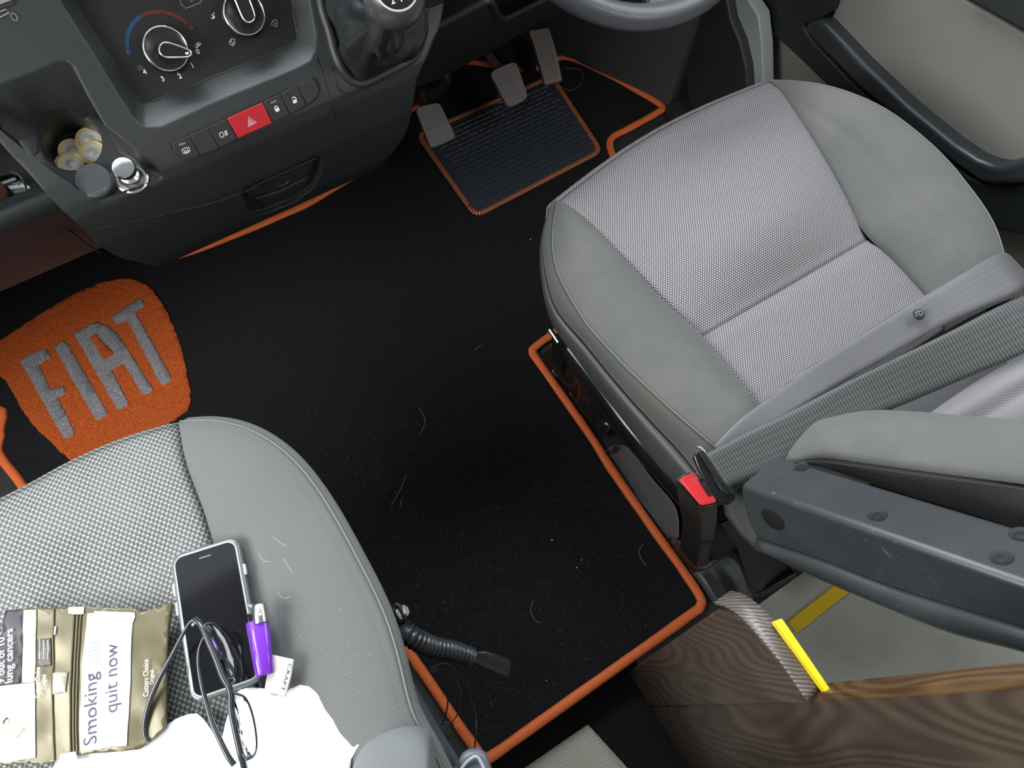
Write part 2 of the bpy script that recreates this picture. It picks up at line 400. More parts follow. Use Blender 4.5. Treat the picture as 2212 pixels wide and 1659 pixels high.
def tube_data(pts, r, closed=False, n=10, flat=1.0, up=Vector((0, 0, 1)), rf=None, caps=True):
    pts = [Vector(p) for p in pts]; m = len(pts); vs, fs, uv = [], [], []; L = 0
    for i, p in enumerate(pts):
        a = pts[i - 1] if (i > 0 or closed) else p; b = pts[(i + 1) % m] if (i < m - 1 or closed) else p
        t = (b - a).normalized(); s = t.cross(up)
        if s.length < 1e-4: s = t.cross(Vector((1, 0, 0)))
        s.normalize(); w = s.cross(t).normalized()
        if i: L += (p - pts[i - 1]).length
        rr = r if rf is None else r * rf(i / max(1, m - 1), L)
        for k in range(n):
            th = 2 * math.pi * k / n
            vs.append(p + s * (math.cos(th) * rr) + w * (math.sin(th) * rr * flat)); uv.append((L, k / n))
    for i in range(m if closed else m - 1):
        for k in range(n):
            a0, a1 = i * n + k, i * n + (k + 1) % n; b0, b1 = ((i + 1) % m) * n + k, ((i + 1) % m) * n + (k + 1) % n
            fs.append((a0, a1, b1, b0))
    if caps and not closed:
        fs.append(tuple(range(n - 1, -1, -1))); fs.append(tuple(range((m - 1) * n, m * n)))
    return vs, fs, uv
def tube(name, pts, r, mat, parent=None, **kw):
    vs, fs, uv = tube_data(pts, r, **kw); return mesh(name, vs, fs, mat, parent, 60, uvs=uv)
def lathe_data(prof, o, ax, n=40):
    ax = Vector(ax).normalized(); t = ax.cross(Vector((0, 0, 1)))
    if t.length < 1e-3: t = Vector((1, 0, 0))
    t.normalize(); s = ax.cross(t); vs, fs = [], []; m = len(prof)
    for r, h in prof:
        for k in range(n):
            a = 2 * math.pi * k / n; vs.append(Vector(o) + ax * h + (t * math.cos(a) + s * math.sin(a)) * r)
    for i in range(m - 1):
        for k in range(n): fs.append((i * n + k, i * n + (k + 1) % n, (i + 1) * n + (k + 1) % n, (i + 1) * n + k))
    fs.append(tuple(range(n))); fs.append(tuple(range((m - 1) * n, m * n)))
    return vs, fs
def lathe(name, prof, o, ax, mat, parent=None, n=40, smooth=35): 
    vs, fs = lathe_data(prof, o, ax, n); return mesh(name, vs, fs, mat, parent, smooth)
def gridmesh(name, rows, mat, parent=None, smooth=50, thick=0.0, closed=False, uvs=None):
    n = len(rows[0]); vs = [p for r in rows for p in r]; fs = []
    for i in range(len(rows) - 1):
        for k in range(n if closed else n - 1):
            fs.append((i * n + k, i * n + (k + 1) % n, (i + 1) * n + (k + 1) % n, (i + 1) * n + k))
    o = mesh(name, vs, fs, mat, parent, smooth, uvs=uvs)
    if thick:
        m = o.modifiers.new('solid', 'SOLIDIFY'); m.thickness = abs(thick); m.offset = -1 if thick > 0 else 1
    return o
def sheet(name, outline, mat, parent=None, step=0.02, zf=None, thick=0.003, smooth=60):
    """a sheet with an exact outline, cut into a fine grid, lifted by zf(x, y)"""
    bm = bmesh.new(); vs = [bm.verts.new(p) for p in outline]; bm.faces.new(vs)
    bmesh.ops.triangulate(bm, faces=bm.faces[:])
    for ax in (0, 1):
        lo = min(p[ax] for p in outline); hi = max(p[ax] for p in outline); k = math.floor(lo / step) + 1
        while k * step < hi:
            co = Vector((0, 0, 0)); co[ax] = k * step; no = Vector((0, 0, 0)); no[ax] = 1
            bmesh.ops.bisect_plane(bm, geom=bm.verts[:] + bm.edges[:] + bm.faces[:], plane_co=co, plane_no=no); k += 1
    if zf:
        for v in bm.verts: v.co.z += zf(v.co.x, v.co.y)
    bmesh.ops.recalc_face_normals(bm, faces=bm.faces)
    if sum(f.normal.z for f in bm.faces) < 0: bmesh.ops.reverse_faces(bm, faces=bm.faces[:])
    me = bpy.data.meshes.new(name); bm.to_mesh(me); bm.free(); shade(me, smooth)
    o = link(name, me, mat, parent)
    if thick:
        m = o.modifiers.new('solid', 'SOLIDIFY'); m.thickness = thick; m.offset = -1
    return o
def boolean(o, cutters, op='DIFFERENCE'):
    """carve o with the given (verts, faces) solids and keep only the result"""
    tmp = []
    for vs, fs in cutters:
        me = bpy.data.meshes.new('c'); me.from_pydata([tuple(v) for v in vs], [], fs); me.update()
        bm = bmesh.new(); bm.from_mesh(me); bmesh.ops.recalc_face_normals(bm, faces=bm.faces); bm.to_mesh(me); bm.free()
        c = bpy.data.objects.new('c', me); COL.objects.link(c); c.matrix_world = Matrix.Identity(4); tmp.append(c)
        m = o.modifiers.new('b', 'BOOLEAN'); m.object = c; m.operation = op; m.solver = 'EXACT'
    bpy.context.view_layer.update()
    dg = bpy.context.evaluated_depsgraph_get()
    me = bpy.data.meshes.new_from_object(o.evaluated_get(dg)); o.modifiers.clear(); o.data = me
    for c in tmp: bpy.data.objects.remove(c)
    return o
def ribbon(name, L, R, mat, parent=None, thick=0.0014):
    rows = []; uvs = []; s = 0; K = 6
    for i, (a, b) in enumerate(zip(L, R)):
        if i: s += ((a - L[i - 1]).length + (b - R[i - 1]).length) / 2
        rows.append([a.lerp(b, k / K) for k in range(K + 1)]); uvs += [(s, k / K) for k in range(K + 1)]
    return gridmesh(name, rows, mat, parent, 60, thick, uvs=uvs)
def text_data(s, size, o, xd, yd, spacing=1.0, offset=0.0):
    """lettering as flat mesh data: starts at o, runs along xd, stands along yd"""
    c = bpy.data.curves.new('t', 'FONT'); c.body = s; c.size = size; c.space_character = spacing; c.resolution_u = 3; c.offset = offset
    ob = bpy.data.objects.new('t', c); COL.objects.link(ob); bpy.context.view_layer.update()
    dg = bpy.context.evaluated_depsgraph_get(); me = bpy.data.meshes.new_from_object(ob.evaluated_get(dg))
    xd = Vector(xd).normalized(); yd = Vector(yd).normalized()
    vs = [Vector(o) + xd * v.co.x + yd * v.co.y for v in me.vertices]; fs = [tuple(p.vertices) for p in me.polygons]
    w = max([v.co.x for v in me.vertices] or [0])
    bpy.data.objects.remove(ob); bpy.data.meshes.remove(me)
    return vs, fs, w
def text(name, s, p0, p1, mat, parent=None, up=(0, 0, 1), size=None, lift=0.0004, offset=0.0):
    """lettering along p0 -> p1 (its length fits), on the surface whose normal is up"""
    xd = (p1 - p0); L = xd.length; xd.normalize(); n = Vector(up).normalized(); yd = n.cross(xd).normalized()
    vs, fs, w = text_data(s, 1.0, (0, 0, 0), (1, 0, 0), (0, 1, 0), offset=offset)
    kx = L / w; ky = size if size else kx
    vv = [p0 + xd * (v.x * kx) + yd * (v.y * ky) + n * lift for v in vs]
    return mesh(name, vv, fs, mat, parent, 0)
def strip_data(pts, w, n, closed=False):
    """flat line of width w along pts on a surface of normal n"""
    n = Vector(n); pts = [Vector(p) for p in pts]; m = len(pts); vs, fs = [], []
    for i, p in enumerate(pts):
        a = pts[i - 1] if (i > 0 or closed) else p; b = pts[(i + 1) % m] if (i < m - 1 or closed) else p
        s = (b - a).normalized().cross(n).normalized() * (w / 2); vs += [p + s, p - s]
    for i in range(m if closed else m - 1):
        j = (i + 1) % m; fs.append((2 * i, 2 * i + 1, 2 * j + 1, 2 * j))
    return vs, fs

exec_parts = True
# ================================================================ SETTING
floor = slab('floor', [(-1.0, -0.04, -0.004), (0.24, -0.04, -0.004), (0.24, -0.105, -0.004), (1.12, -0.105, -0.004), (1.12, 1.4, -0.004), (-1.0, 1.4, -0.004)], (0, 0, -0.04), kickplas); prop(floor, kind='structure')
rf = slab('floor_rear', [(-1.0, -1.0, -0.05), (0.30, -1.0, -0.05), (0.30, -0.035, -0.05), (-1.0, -0.035, -0.05)], (0, 0, -0.03), rearcarpet); prop(rf, kind='structure')
rf2 = slab('floor_behind_seat', [(0.24, -1.0, -0.002), (1.12, -1.0, -0.002), (1.12, -0.105, -0.002), (0.24, -0.105, -0.002)], (0, 0, -0.06), linom); prop(rf2, kind='structure')
fw = slab('wall_front', [(-1.0, 1.36, -0.04), (1.2, 1.36, -0.04), (1.2, 1.36, 1.0), (-1.0, 1.36, 1.0)], (0, 0.03, 0), kick); prop(fw, kind='structure')
# footwell side wall rising from the mat's outer edge
kp = [Vector((0.88, 1.14, 0)), Vector((0.91, 1.10, 0)), Vector((1.02, 0.87, 0))]
kw = slab('wall_footwell', [Vector((0.80, 1.36, 0)), *kp, Vector((1.08, 0.875, 0)), Vector((1.08, 1.36, 0))], (0, 0, 0.55), kick); prop(kw, kind='structure')
# ================================================================ FLOOR MAT
mat_root = thing('floor_mat', 'black pile cab floor mat with orange bound edges, orange badge patch and rubber heel pad', 'floor mat', (0.15, 0.5, 0))
MZ = 0.006
mo = [(-0.045, -0.050), (-0.036, -0.058), (0.05, -0.058), (0.25, -0.057), (0.36, -0.056), (0.382, -0.054), (0.393, -0.03), (0.393, 0.10), (0.394, 0.22), (0.398, 0.30), (0.399, 0.47), (0.401, 0.494), (0.415, 0.503), (0.50, 0.515), (0.62, 0.55), (0.74, 0.62),
      (0.79, 0.72), (0.815, 0.80), (0.842, 0.855), (0.900, 0.862), (0.985, 0.868), (1.004, 0.885), (0.955, 1.02), (0.915, 1.10), (0.88, 1.128), (0.80, 1.132), (0.72, 1.20),
      (0.66, 1.24), (0.625, 1.225), (0.585, 1.185), (0.52, 1.170), (0.42, 1.13), (0.37, 1.075), (0.25, 1.050), (0.141, 1.040), (-0.10, 1.056), (-0.14, 1.10), (-0.17, 1.20),
      (-0.9, 1.20), (-0.9, 0.95), (-0.53, 0.92), (-0.512, 0.86), (-0.525, 0.82), (-0.507, 0.736), (-0.49, 0.60), (-0.42, 0.50), (-0.10, 0.42), (-0.072, 0.38), (-0.069, 0.25), (-0.067, 0.15), (-0.060, 0.08), (-0.052, 0.0), (-0.047, -0.035)]
mo3 = [Vector((x, y, MZ)) for x, y in mo]
mz = lambda x, y: 0.0018 * (noise.noise(Vector((x * 14, y * 14, 0))) + 0.6 * noise.noise(Vector((x * 45, y * 45, 3))))
bp0 = smoothpath(mo3, 5, True)
sheet('pile', bp0, matblack, mat_root, 0.02, mz, 0.008)
bp = smoothpath(mo3, 5, True)
jit = lambda t, L: 1 + 0.10 * noise.noise(Vector((L * 30, 0, 0)))
bo = tube('binding', bp, 0.0082, binding, mat_root, closed=True, n=12, flat=0.75, rf=jit)
# rubber heel pad, sewn on
def rcorner(P4, r, n=6):
    out = []
    for i in range(4):
        a, b, c = Vector(P4[i - 1]), Vector(P4[i]), Vector(P4[(i + 1) % 4]); d1 = (a - b).normalized(); d2 = (c - b).normalized()
        p, q = b + d1 * r, b + d2 * r
        for k in range(n + 1):
            t = k / n; out.append((p * (1 - t) ** 2 + b * 2 * t * (1 - t) + q * t * t))
        m = Vector(P4[(i + 1) % 4]); e = m - d2 * r
        for k in range(1, 24): out.append(q.lerp(e, k / 24))
    return out
hp = rcorner([(0.472, 0.828, MZ + 0.004), (0.803, 0.838, MZ + 0.004), (0.832, 1.083, MZ + 0.004), (0.474, 1.086, MZ + 0.004)], 0.022)
pad = slab('heel_pad', hp, (0, 0, -0.003), padrub, mat_root)
vs, fs = [], []
nr, ncol = 18, 12
for i in range(nr):
    for j in range(ncol):
        u0 = (j + (0.5 if i % 2 else 0.0)) / (ncol + 0.5); w_ = 1 / (ncol + 0.5) * 0.93
        y0 = 0.853 + i * 0.0122
        x0 = 0.492 + (y0 - 0.85) * 0.02 + u0 * 0.315; x1 = x0 + w_ * 0.315
        z0 = MZ + 0.004; z1 = z0 + 0.0022
        q = [(x0, y0, z0), (x1, y0, z0), (x1, y0 + 0.0105, z0), (x0, y0 + 0.0105, z0), (x0 + .0012, y0 + .0018, z1), (x1 - .0012, y0 + .0018, z1), (x1 - .0012, y0 + 0.0082, z1), (x0 + .0012, y0 + 0.0082, z1)]
        k = len(vs); vs += [Vector(p) for p in q]; fs += [tuple(a + k for a in f) for f in ((4, 5, 6, 7), (0, 1, 5, 4), (1, 2, 6, 5), (2, 3, 7, 6), (3, 0, 4, 7))]
rib = mesh('rib_pattern', vs, fs, padrub, pad, 0)
st = tube('stitching', hp, 0.0058, whip, pad, closed=True, n=10, flat=0.6)
# badge patch with letters
def wobble(pts, amp=0.0016, per=7):
    out = []
    pp = smoothpath(pts, 1, True) if False else pts
    n = len(pp)
    for i in range(n):
        a, b = pp[i], pp[(i + 1) % n]; k = max(1, int((b - a).length / 0.004))
        for j in range(k):
            p = a.lerp(b, j / k); out.append(p + Vector((random.uniform(-amp, amp), random.uniform(-amp, amp), 0)))
    return out
bz = MZ + 0.0035
bd = ats([(-6, 742), (20, 722), (60, 695), (110, 664), (170, 630), (225, 609), (262, 602), (292, 604), (318, 616), (345, 648), (372, 700), (392, 755), (405, 815), (411, 850), (407, 880), (385, 900), (350, 922), (300, 945), (220, 975), (163, 1000), (150, 990), (120, 965), (70, 915), (40, 870), (10, 820), (-8, 800)], bz)
badge = sheet('badge', wobble(smoothpath(bd, 3, True), 0.0013), orangepile, mat_root, 0.02, lambda x, y: 0.0008 * noise.noise(Vector((x * 80, y * 80, 0))), 0.006)
def L(poly):  # zoom-frame pixels -> floor
    return [at(x / 3.0729, 560 + y / 3.0729, bz + 0.0015) for x, y in poly]
letters = {
 'letter_f': [(130, 675), (230, 615), (290, 598), (322, 610), (335, 652), (290, 672), (255, 700), (330, 860), (385, 850), (420, 850), (436, 885), (380, 915), (490, 1140), (488, 1162), (435, 1190), (415, 1175)],
 'letter_i': [(355, 575), (400, 548), (432, 543), (448, 565), (705, 1005), (710, 1030), (650, 1065), (630, 1060)],
 'letter_a': [(490, 495), (600, 430), (650, 418), (715, 445), (770, 485), (810, 545), (1008, 850), (1014, 872), (962, 898), (945, 892), (820, 690), (735, 735), (845, 940), (848, 965), (795, 995), (775, 990)],
 'letter_t': [(735, 385), (915, 262), (940, 275), (955, 310), (895, 350), (1130, 770), (1138, 800), (1085, 832), (1065, 825), (845, 405), (790, 425), (760, 418)],
}
for k, pl in letters.items():
    o = sheet(k, wobble(L(pl), 0.0007), greypile, badge, 0.02, None, 0.004)
ah = sheet('letter_a_hole', wobble(L([(598, 515), (640, 495), (680, 545), (762, 625), (700, 665), (680, 655)]), 0.0006), orangepile, badge, 0.02, None, 0.004)
ah.location.z += 0.0006
# lint and hairs lying on the mat
def strand(pts, z, r=0.00035): return tube_data(curve(ats(pts, z), 14), r, n=5)[:2]
hs = [strand([(906, 882), (918, 905), (914, 925), (906, 940)], 0.012), strand([(878, 1025), (866, 1055), (845, 1092)], 0.012), strand([(1152, 1298), (1146, 1320), (1156, 1340), (1168, 1345)], 0.012),
      strand([(1390, 1175), (1380, 1190), (1388, 1212), (1397, 1222)], 0.012), strand([(870, 1075), (866, 1085), (866, 1092)], 0.012), strand([(1040, 745), (1032, 750), (1026, 757)], 0.012)]
rr = random.Random(3)
for i in range(1100):
    u, v = rr.uniform(560, 1480), rr.uniform(880, 1600)
    p = at(u, v, 0.011)
    if p.x < -0.03 or p.x > 0.37 or p.y < -0.03: continue
    a = rr.uniform(0, 6.28); l = rr.uniform(0.0008, 0.0036); b = a + rr.uniform(-1.2, 1.2)
    q = p + Vector((math.cos(a), math.sin(a), 0.1)) * l
    hs.append(tube_data([p, q, q + Vector((math.cos(b), math.sin(b), 0)) * l], 0.00013, n=3)[:2])
v_, f_ = join_data(hs); prop(mesh('lint', v_, f_, hairm, None, 0), 'pale hairs and lint scattered over the black floor mat', 'lint', kind='stuff')
cr = []
for (u, v, s) in [(1192, 1167, 3), (1246, 1226, 2.5), (1256, 1209, 2), (1146, 517, 3), (1170, 555, 1.5), (960, 1300, 1.5), (1180, 1470, 1.6), (790, 1160, 1.3), (822, 1275, 1.2), (1215, 1255, 1.2)]:
    bmx = bmesh.new(); bmesh.ops.create_icosphere(bmx, subdivisions=1, radius=s * 0.0006)
    p = at(u, v, 0.011); cr.append(([p + vv.co * rr.uniform(0.7, 1.3) for vv in bmx.verts], [tuple(x.index for x in f.verts) for f in bmx.faces])); bmx.free()
v_, f_ = join_data(cr); prop(mesh('crumbs', v_, f_, crumbm, None, 0), 'tiny pale crumbs dropped on the black floor mat', 'crumbs', kind='stuff')
th = tube_data(curve([at(1212, 145, .02), at(1235, 148, .02), at(1255, 152, .015), at(1258, 175, .012), at(1245, 190, .012), at(1228, 195, .012), at(1205, 182, .012)], 30), 0.0004, n=5)
prop(mesh('loose_thread', th[0], th[1], hairm, None, 0), 'pale loose thread curling off the mat beside the accelerator pedal', 'thread')

# ================================================================ RUG AT THE STEP
rg = [at(1270, 1565, -0.045), at(1352, 1655, -0.045)]
d1 = (rg[1] - rg[0]); dl = (at(1135, 1657, -0.045) - rg[0])
rug = sheet('woven_rug', [rg[0], rg[0] + d1 * 2.2, rg[0] + d1 * 2.2 + dl * 2.0, rg[0] + dl * 2.0], rugm, None, 0.03, None, 0.003)
prop(rug, 'cream open-weave mesh rug on the black carpet behind the mat', 'rug')

# ================================================================ WOODEN CABINET END
XW = 0.236
cab = thing('wooden_cabinet', 'dark stained wooden cabinet end with a low front board behind the driver seat', 'cabinet', (XW, -0.14, -0.05))
# low front board: left face at x = XW, rounded front top corner
yz = [(-0.076, -0.05), (-0.139, -0.05), (-0.139, 0.60), (-0.10, 0.602), (-0.064, 0.592), (-0.048, 0.575), (-0.042, 0.545), (-0.050, 0.40)]
slab('front_board', [Vector((XW - 0.008, y, z)) for y, z in yz], (0.019, 0, 0), woodface, cab, 0.002)
band = [Vector((XW - 0.0085, -0.135, 0.604)), Vector((XW - 0.0085, -0.098, 0.606)), Vector((XW - 0.0085, -0.061, 0.596)), Vector((XW - 0.0085, -0.042, 0.577)), Vector((XW - 0.0085, -0.034, 0.552))]
rows = [[p, p + Vector((0.020, 0, 0))] for p in smoothpath(band, 5)]
gridmesh('worn_top_sheen', rows, woodedge, cab, 60, 0.003)  # top band coloured pale for the sheen it catches
e0, e1, e2, e3 = aty(1751, 1507, -0.139), aty(1790, 1482, -0.139), aty(2420, 1420, -0.139), aty(2420, 1457, -0.139)
eb = Vector((XW - 0.008, -0.139, -0.05)); bk0 = Vector((0, -0.6, 0))
pn = slab('side_panel', [eb, Vector((e0.x, -0.139, e0.z)), e3, e3 + bk0, eb + bk0], (0.018, 0, 0), woodface, cab, 0.002)
slab('panel_front_edge', [p + Vector((0, 0.003, 0)) for p in (e0, e1, e2, e3)], (0, -0.008, 0), woodlight, cab, 0.001)
# yellow frame
yf = thing('yellow_frame', 'bright yellow painted metal upright beside the wooden board behind the driver seat', 'metal frame', (0.27, -0.14, 0))
q = [at(1673, 1342, 0.614), at(1690, 1335, 0.614), at(1802, 1498, 0.614), at(1789, 1501, 0.614)]
slab('top_rail', q, (0, 0, -0.010), yellowm, yf, 0.0015)
st_ = slab('step_edging', [at(1700, 1352, 0.004), at(1815, 1256, 0.004), at(1836, 1278, 0.004), at(1722, 1368, 0.004)], (0, 0, -0.012), yellowm, None, 0.001)
a, b = at(1722, 1368, 0.004), at(1836, 1278, 0.004)
dv = (b - a).normalized()
st_.data = (lambda me: me)(slab('tmp', [a, a + dv * 0.7, a + dv * 0.7 + Vector((0, 0.022, 0)), a + Vector((0, 0.022, 0))], (0, 0, -0.006), yellowm).data)
bpy.data.objects.remove(bpy.data.objects['tmp'])
prop(st_, 'long yellow step edging strip on the grey floor behind the driver seat', 'step edging')

# ================================================================ DOOR SIDE
door = slab('door_1', [Vector((1.14, 1.25, 0.10)), Vector((1.14, 1.25, 0.98)), Vector((1.14, -0.6, 0.98)), Vector((1.14, -0.6, 0.10))], (0.05, 0, 0), doorbeige); prop(door, kind='structure')
XD = 1.10
def dpoly(zp): return [atx(1500 + x / 2.962, y / 2.962, XD) for x, y in zp]
# lower beige card in front of the dark trim
o = slab('lower_card', [atx(u, v, 1.125) for u, v in [(1636, 20), (1640, 36), (1652, 172), (1800, 240), (1900, 330), (1790, 175), (1700, 98), (1640, -30)]], (0.03, 0, 0), doorbeige, None); o.parent = door
def dslab(name, px, x, depth, mat, bev):
    o = slab(name, [atx(u, v, x) for u, v in px], (depth, 0, 0), mat, door, bev, 4); return o
# dark trim: frame around the pocket panel
dslab('dark_trim', [(1560, -120), (1618, 0), (1645, 47), (1672, 78), (1699, 101), (1740, 140), (1780, 179), (1850, 250), (1960, 370), (2060, 440), (2140, 492), (2260, 520), (2260, 395), (2175, 405), (2135, 402), (2095, 385), (1960, 280), (1850, 190), (1760, 95), (1736, 61), (1738, 52), (1770, 42), (1800, 22), (1812, -20), (1830, -120)], 1.10, 0.035, doordark, 0.008)
dslab('pocket_lip', [(1736, 61), (1745, 50), (1768, 45), (1782, 52), (1860, 135), (1960, 230), (2060, 312), (2110, 345), (2140, 357), (2165, 360), (2190, 354), (2260, 320), (2260, 388), (2200, 398), (2150, 400), (2115, 394), (2060, 355), (1960, 276), (1850, 186), (1765, 98)], 1.085, 0.05, greyplas, 0.008)
dslab('pocket_panel', [(1800, 30), (1816, -20), (1830, -120), (1990, -120), (2082, 0), (2150, 38), (2212, 74), (2270, 100), (2270, 330), (2190, 362), (2140, 362), (2100, 345), (1960, 240), (1860, 145), (1785, 55)], 1.112, 0.025, doorbeige, 0.004)
dslab('upper_trim', [(1990, -140), (2082, 0), (2150, 38), (2212, 74), (2330, 130), (2330, -140)], 1.08, 0.05, doordark, 0.006)
# painted aperture and dark sill trim
pil = slab('trim_1', [atx(u, v, 1.06) for u, v in [(1560, -60), (1615, -60), (1616, 0), (1638, 34), (1646, 100), (1650, 230), (1618, 230), (1611, 145), (1598, 90), (1578, 44), (1566, 0)]], (0.03, 0, 0), painted, None, 0.003); prop(pil, kind='structure')
sil = slab('trim_2', [atx(u, v, 1.04) for u, v in [(1466, 60), (1500, 20), (1566, -20), (1578, 44), (1598, 90), (1611, 145), (1618, 240), (1600, 300), (1520, 300), (1488, 220), (1478, 160), (1462, 90)]], (0.03, 0, 0), kickplas, None, 0.004); prop(sil, kind='structure')
slp = slab('trim_3', [Vector((1.0, 0.86, -0.002)), Vector((1.16, 0.86, -0.002)), Vector((1.16, -0.6, -0.002)), Vector((1.0, -0.6, -0.002))], (0, 0, 0.03), kickplas, None, 0.004); prop(slp, kind='structure')
# roof and rear partition shade the cab from above and behind
roof = slab('ceiling', [(-1.05, -1.0, 1.98), (1.25, -1.0, 1.98), (1.25, 0.75, 1.98), (-1.05, 0.75, 1.98)], (0, 0, 0.03), roofm); prop(roof, kind='structure')
wr = slab('wall_rear', [(-1.05, -1.03, -0.1), (1.25, -1.03, -0.1), (1.25, -1.03, 1.98), (-1.05, -1.03, 1.98)], (0, -0.03, 0), roofm); prop(wr, kind='structure')
wl = slab('wall_left', [(-1.04, -1.0, -0.1), (-1.04, 1.38, -0.1), (-1.04, 1.38, 0.85), (-1.04, -0.2, 0.85), (-1.04, -0.2, 1.98), (-1.04, -1.0, 1.98)], (-0.03, 0, 0), kickplas); prop(wl, kind='structure')
wrr = slab('wall_right', [(1.20, -1.0, -0.1), (1.20, 1.38, -0.1), (1.20, 1.38, 1.0), (1.20, -0.2, 1.0), (1.20, -0.2, 1.98), (1.20, -1.0, 1.98)], (0.03, 0, 0), kickplas); prop(wrr, kind='structure')
# ================================================================ DRIVER SEAT
SZ = 0.445
def zp(pts): return [at(u, v, z) for u, v, z in pts]
seat = thing('driver_seat', 'grey driver seat with pale dotted weave centre and darker side bolsters', 'seat', (0.6, 0.2, 0))
nF = 60
seamL = curve(zp([(1207, 433, .437), (1228, 445, .447), (1271, 478, .452), (1351, 558, .452), (1442, 654, .447), (1517, 724, .443), (1608, 830, .440), (1650, 885, .440)]) + [Vector((0.455, 0.07, 0.44)), Vector((0.455, 0.055, 0.42))], nF)
outL = curve(zp([(1205, 433, .435), (1192, 500, .440), (1196, 565, .440), (1206, 600, .440), (1238, 652, .440), (1266, 704, .440), (1298, 734, .440), (1341, 784, .440), (1391, 830, .440), (1480, 912, .440), (1545, 964, .440)]) + [Vector((0.385, 0.065, 0.44)), Vector((0.395, 0.045, 0.435))], nF)
seamR = curve(zp([(1662, 174, .437), (1672, 184, .447), (1689, 199, .452), (1736, 270, .452), (1787, 354, .450), (1824, 422, .447), (1868, 503, .443), (1930, 559, .440), (1990, 625, .440)]) + [Vector((0.755, 0.09, 0.44)), Vector((0.755, 0.07, 0.42))], nF)
outR = curve(zp([(1666, 174, .437), (1700, 174, .455), (1736, 177, .47), (1804, 189, .48), (1905, 230, .49), (1979, 284, .49), (2040, 338, .49), (2094, 405, .49), (2141, 469, .49), (2166, 533, .485), (2176, 590, .48)]) + [Vector((0.875, 0.07, 0.47)), Vector((0.86, 0.05, 0.45))], nF)
def bol(A, B, h, crease=None, M=22, sgn=1):
    rows = []
    for i, (a, b) in enumerate(zip(A, B)):
        r = []
        for k in range(M + 1):
            s = k / M; p = a.lerp(b, s)
            w = min(1.0, (a - b).length / 0.11)
            z = h * w * math.sin(math.pi * min(1, s * 1.02)) ** 0.75
            z -= 0.0015 * w * math.exp(-(s / 0.06) ** 2)
            if crease:
                c = crease(i / (len(A) - 1))
                if c is not None: z -= 0.006 * w * math.exp(-((s - c[0]) / 0.035) ** 2) * c[1]
            r.append(p + Vector((0, 0, z)))
        rows.append(r)
    return rows
seamL, outL, seamR, outR = relax(seamL, 3), relax(outL, 14), relax(seamR, 3), relax(outR, 10)
gridmesh('bolster', bol(seamL, outL, 0.024), bolster_d, seat, 180, 0.01)
def crR(t):
    if t < 0.12 or t > 0.93: return None
    return (0.10 + 0.52 * (t - 0.12) ** 0.7, min(1, (t - 0.12) * 6) * min(1, (0.93 - t) * 8))
gridmesh('bolster', bol(seamR, outR, 0.022, crR), bolster_d, seat, 180, 0.01)
# centre panels: split at the cross seam y = 0.228
def centre(y0, y1, name, bulge):
    rows = []; K = 46
    NN = 40
    for i in range(NN + 1):
        t = i / NN; r = []
        def on(Cv, y):
            for a, b in zip(Cv, Cv[1:]):
                if (a.y - y) * (b.y - y) <= 0 and abs(a.y - b.y) > 1e-6: return a.lerp(b, (y - a.y) / (b.y - a.y))
            return Cv[0] if y > Cv[0].y else Cv[-1]
        yl0 = y0 if y0 is not None else seamL[0].y; yr0 = y0 if y0 is not None else seamR[0].y
        a = on(seamL, yl0 + (y1 - yl0) * t); b = on(seamR, yr0 + (y1 - yr0) * t)
        for k in range(K + 1):
            s = k / K; p = a.lerp(b, s * 1.036 - 0.018)
            e = min(1, s / 0.03, (1 - s) / 0.03)
            z = bulge * math.sin(math.pi * s) ** 0.6 * (1 if y0 is None else 0.7) - 0.0035 * (1 - e)
            edge_r = math.exp(-((t) / 0.07) ** 2) if y0 is not None else 0
            edge_f = 1.3 * math.exp(-((1 - t) / 0.07) ** 2) if y1 > 0.1 else 0
            z -= 0.0045 * (edge_r + edge_f)
            if y0 is None:                                   # front edge bows forward and rolls over
                fr = max(0, 1 - t / 0.16); p = p + Vector((0, 0.022 * math.sin(math.pi * s) * max(0, 1 - t / 0.5), 0)); z -= 0.014 * fr * fr * math.sin(math.pi * s) ** 0.5
                z += 0.020 * math.exp(-((t - 0.72) / 0.22) ** 2)*math.sin(math.pi * s)
            else: z -= 0.006 * math.exp(-((s - 0.5) / 0.4) ** 2)
            r.append(p + Vector((0, 0, z)))
        rows.append(r)
    return rows
cf = centre(None, 0.228, 'f', 0.010)
cr0_ = centre(0.228, 0.072, 'r', 0.006)[0]; dz_ = [a.z - b.z for a, b in zip(cf[-1], cr0_)]
for i_, r_ in enumerate(cf):
    for k_, p_ in enumerate(r_): p_.z -= (dz_[k_] + 0.0006) * math.exp(-((1 - i_ / 40) / 0.16) ** 2)
gridmesh('centre_panel', cf, weave_d, seat, 180, 0.01)
cr_ = centre(0.228, 0.072, 'r', 0.006)
gridmesh('rear_centre_panel', cr_, weave_d, seat, 180, 0.01)
# front skirt from the centre panel's front edge down
top = cf[0]
rows = [[p + Vector((0, 0, 0)) for p in top]]
for dy, dz in ((0.010, -0.008), (0.016, -0.022), (0.016, -0.05), (0.006, -0.09), (-0.01, -0.12)):
    rows.append([p + Vector((0, dy, dz)) for p in top])
gridmesh('front_skirt', rows, weave_d, seat, 180, 0.004)
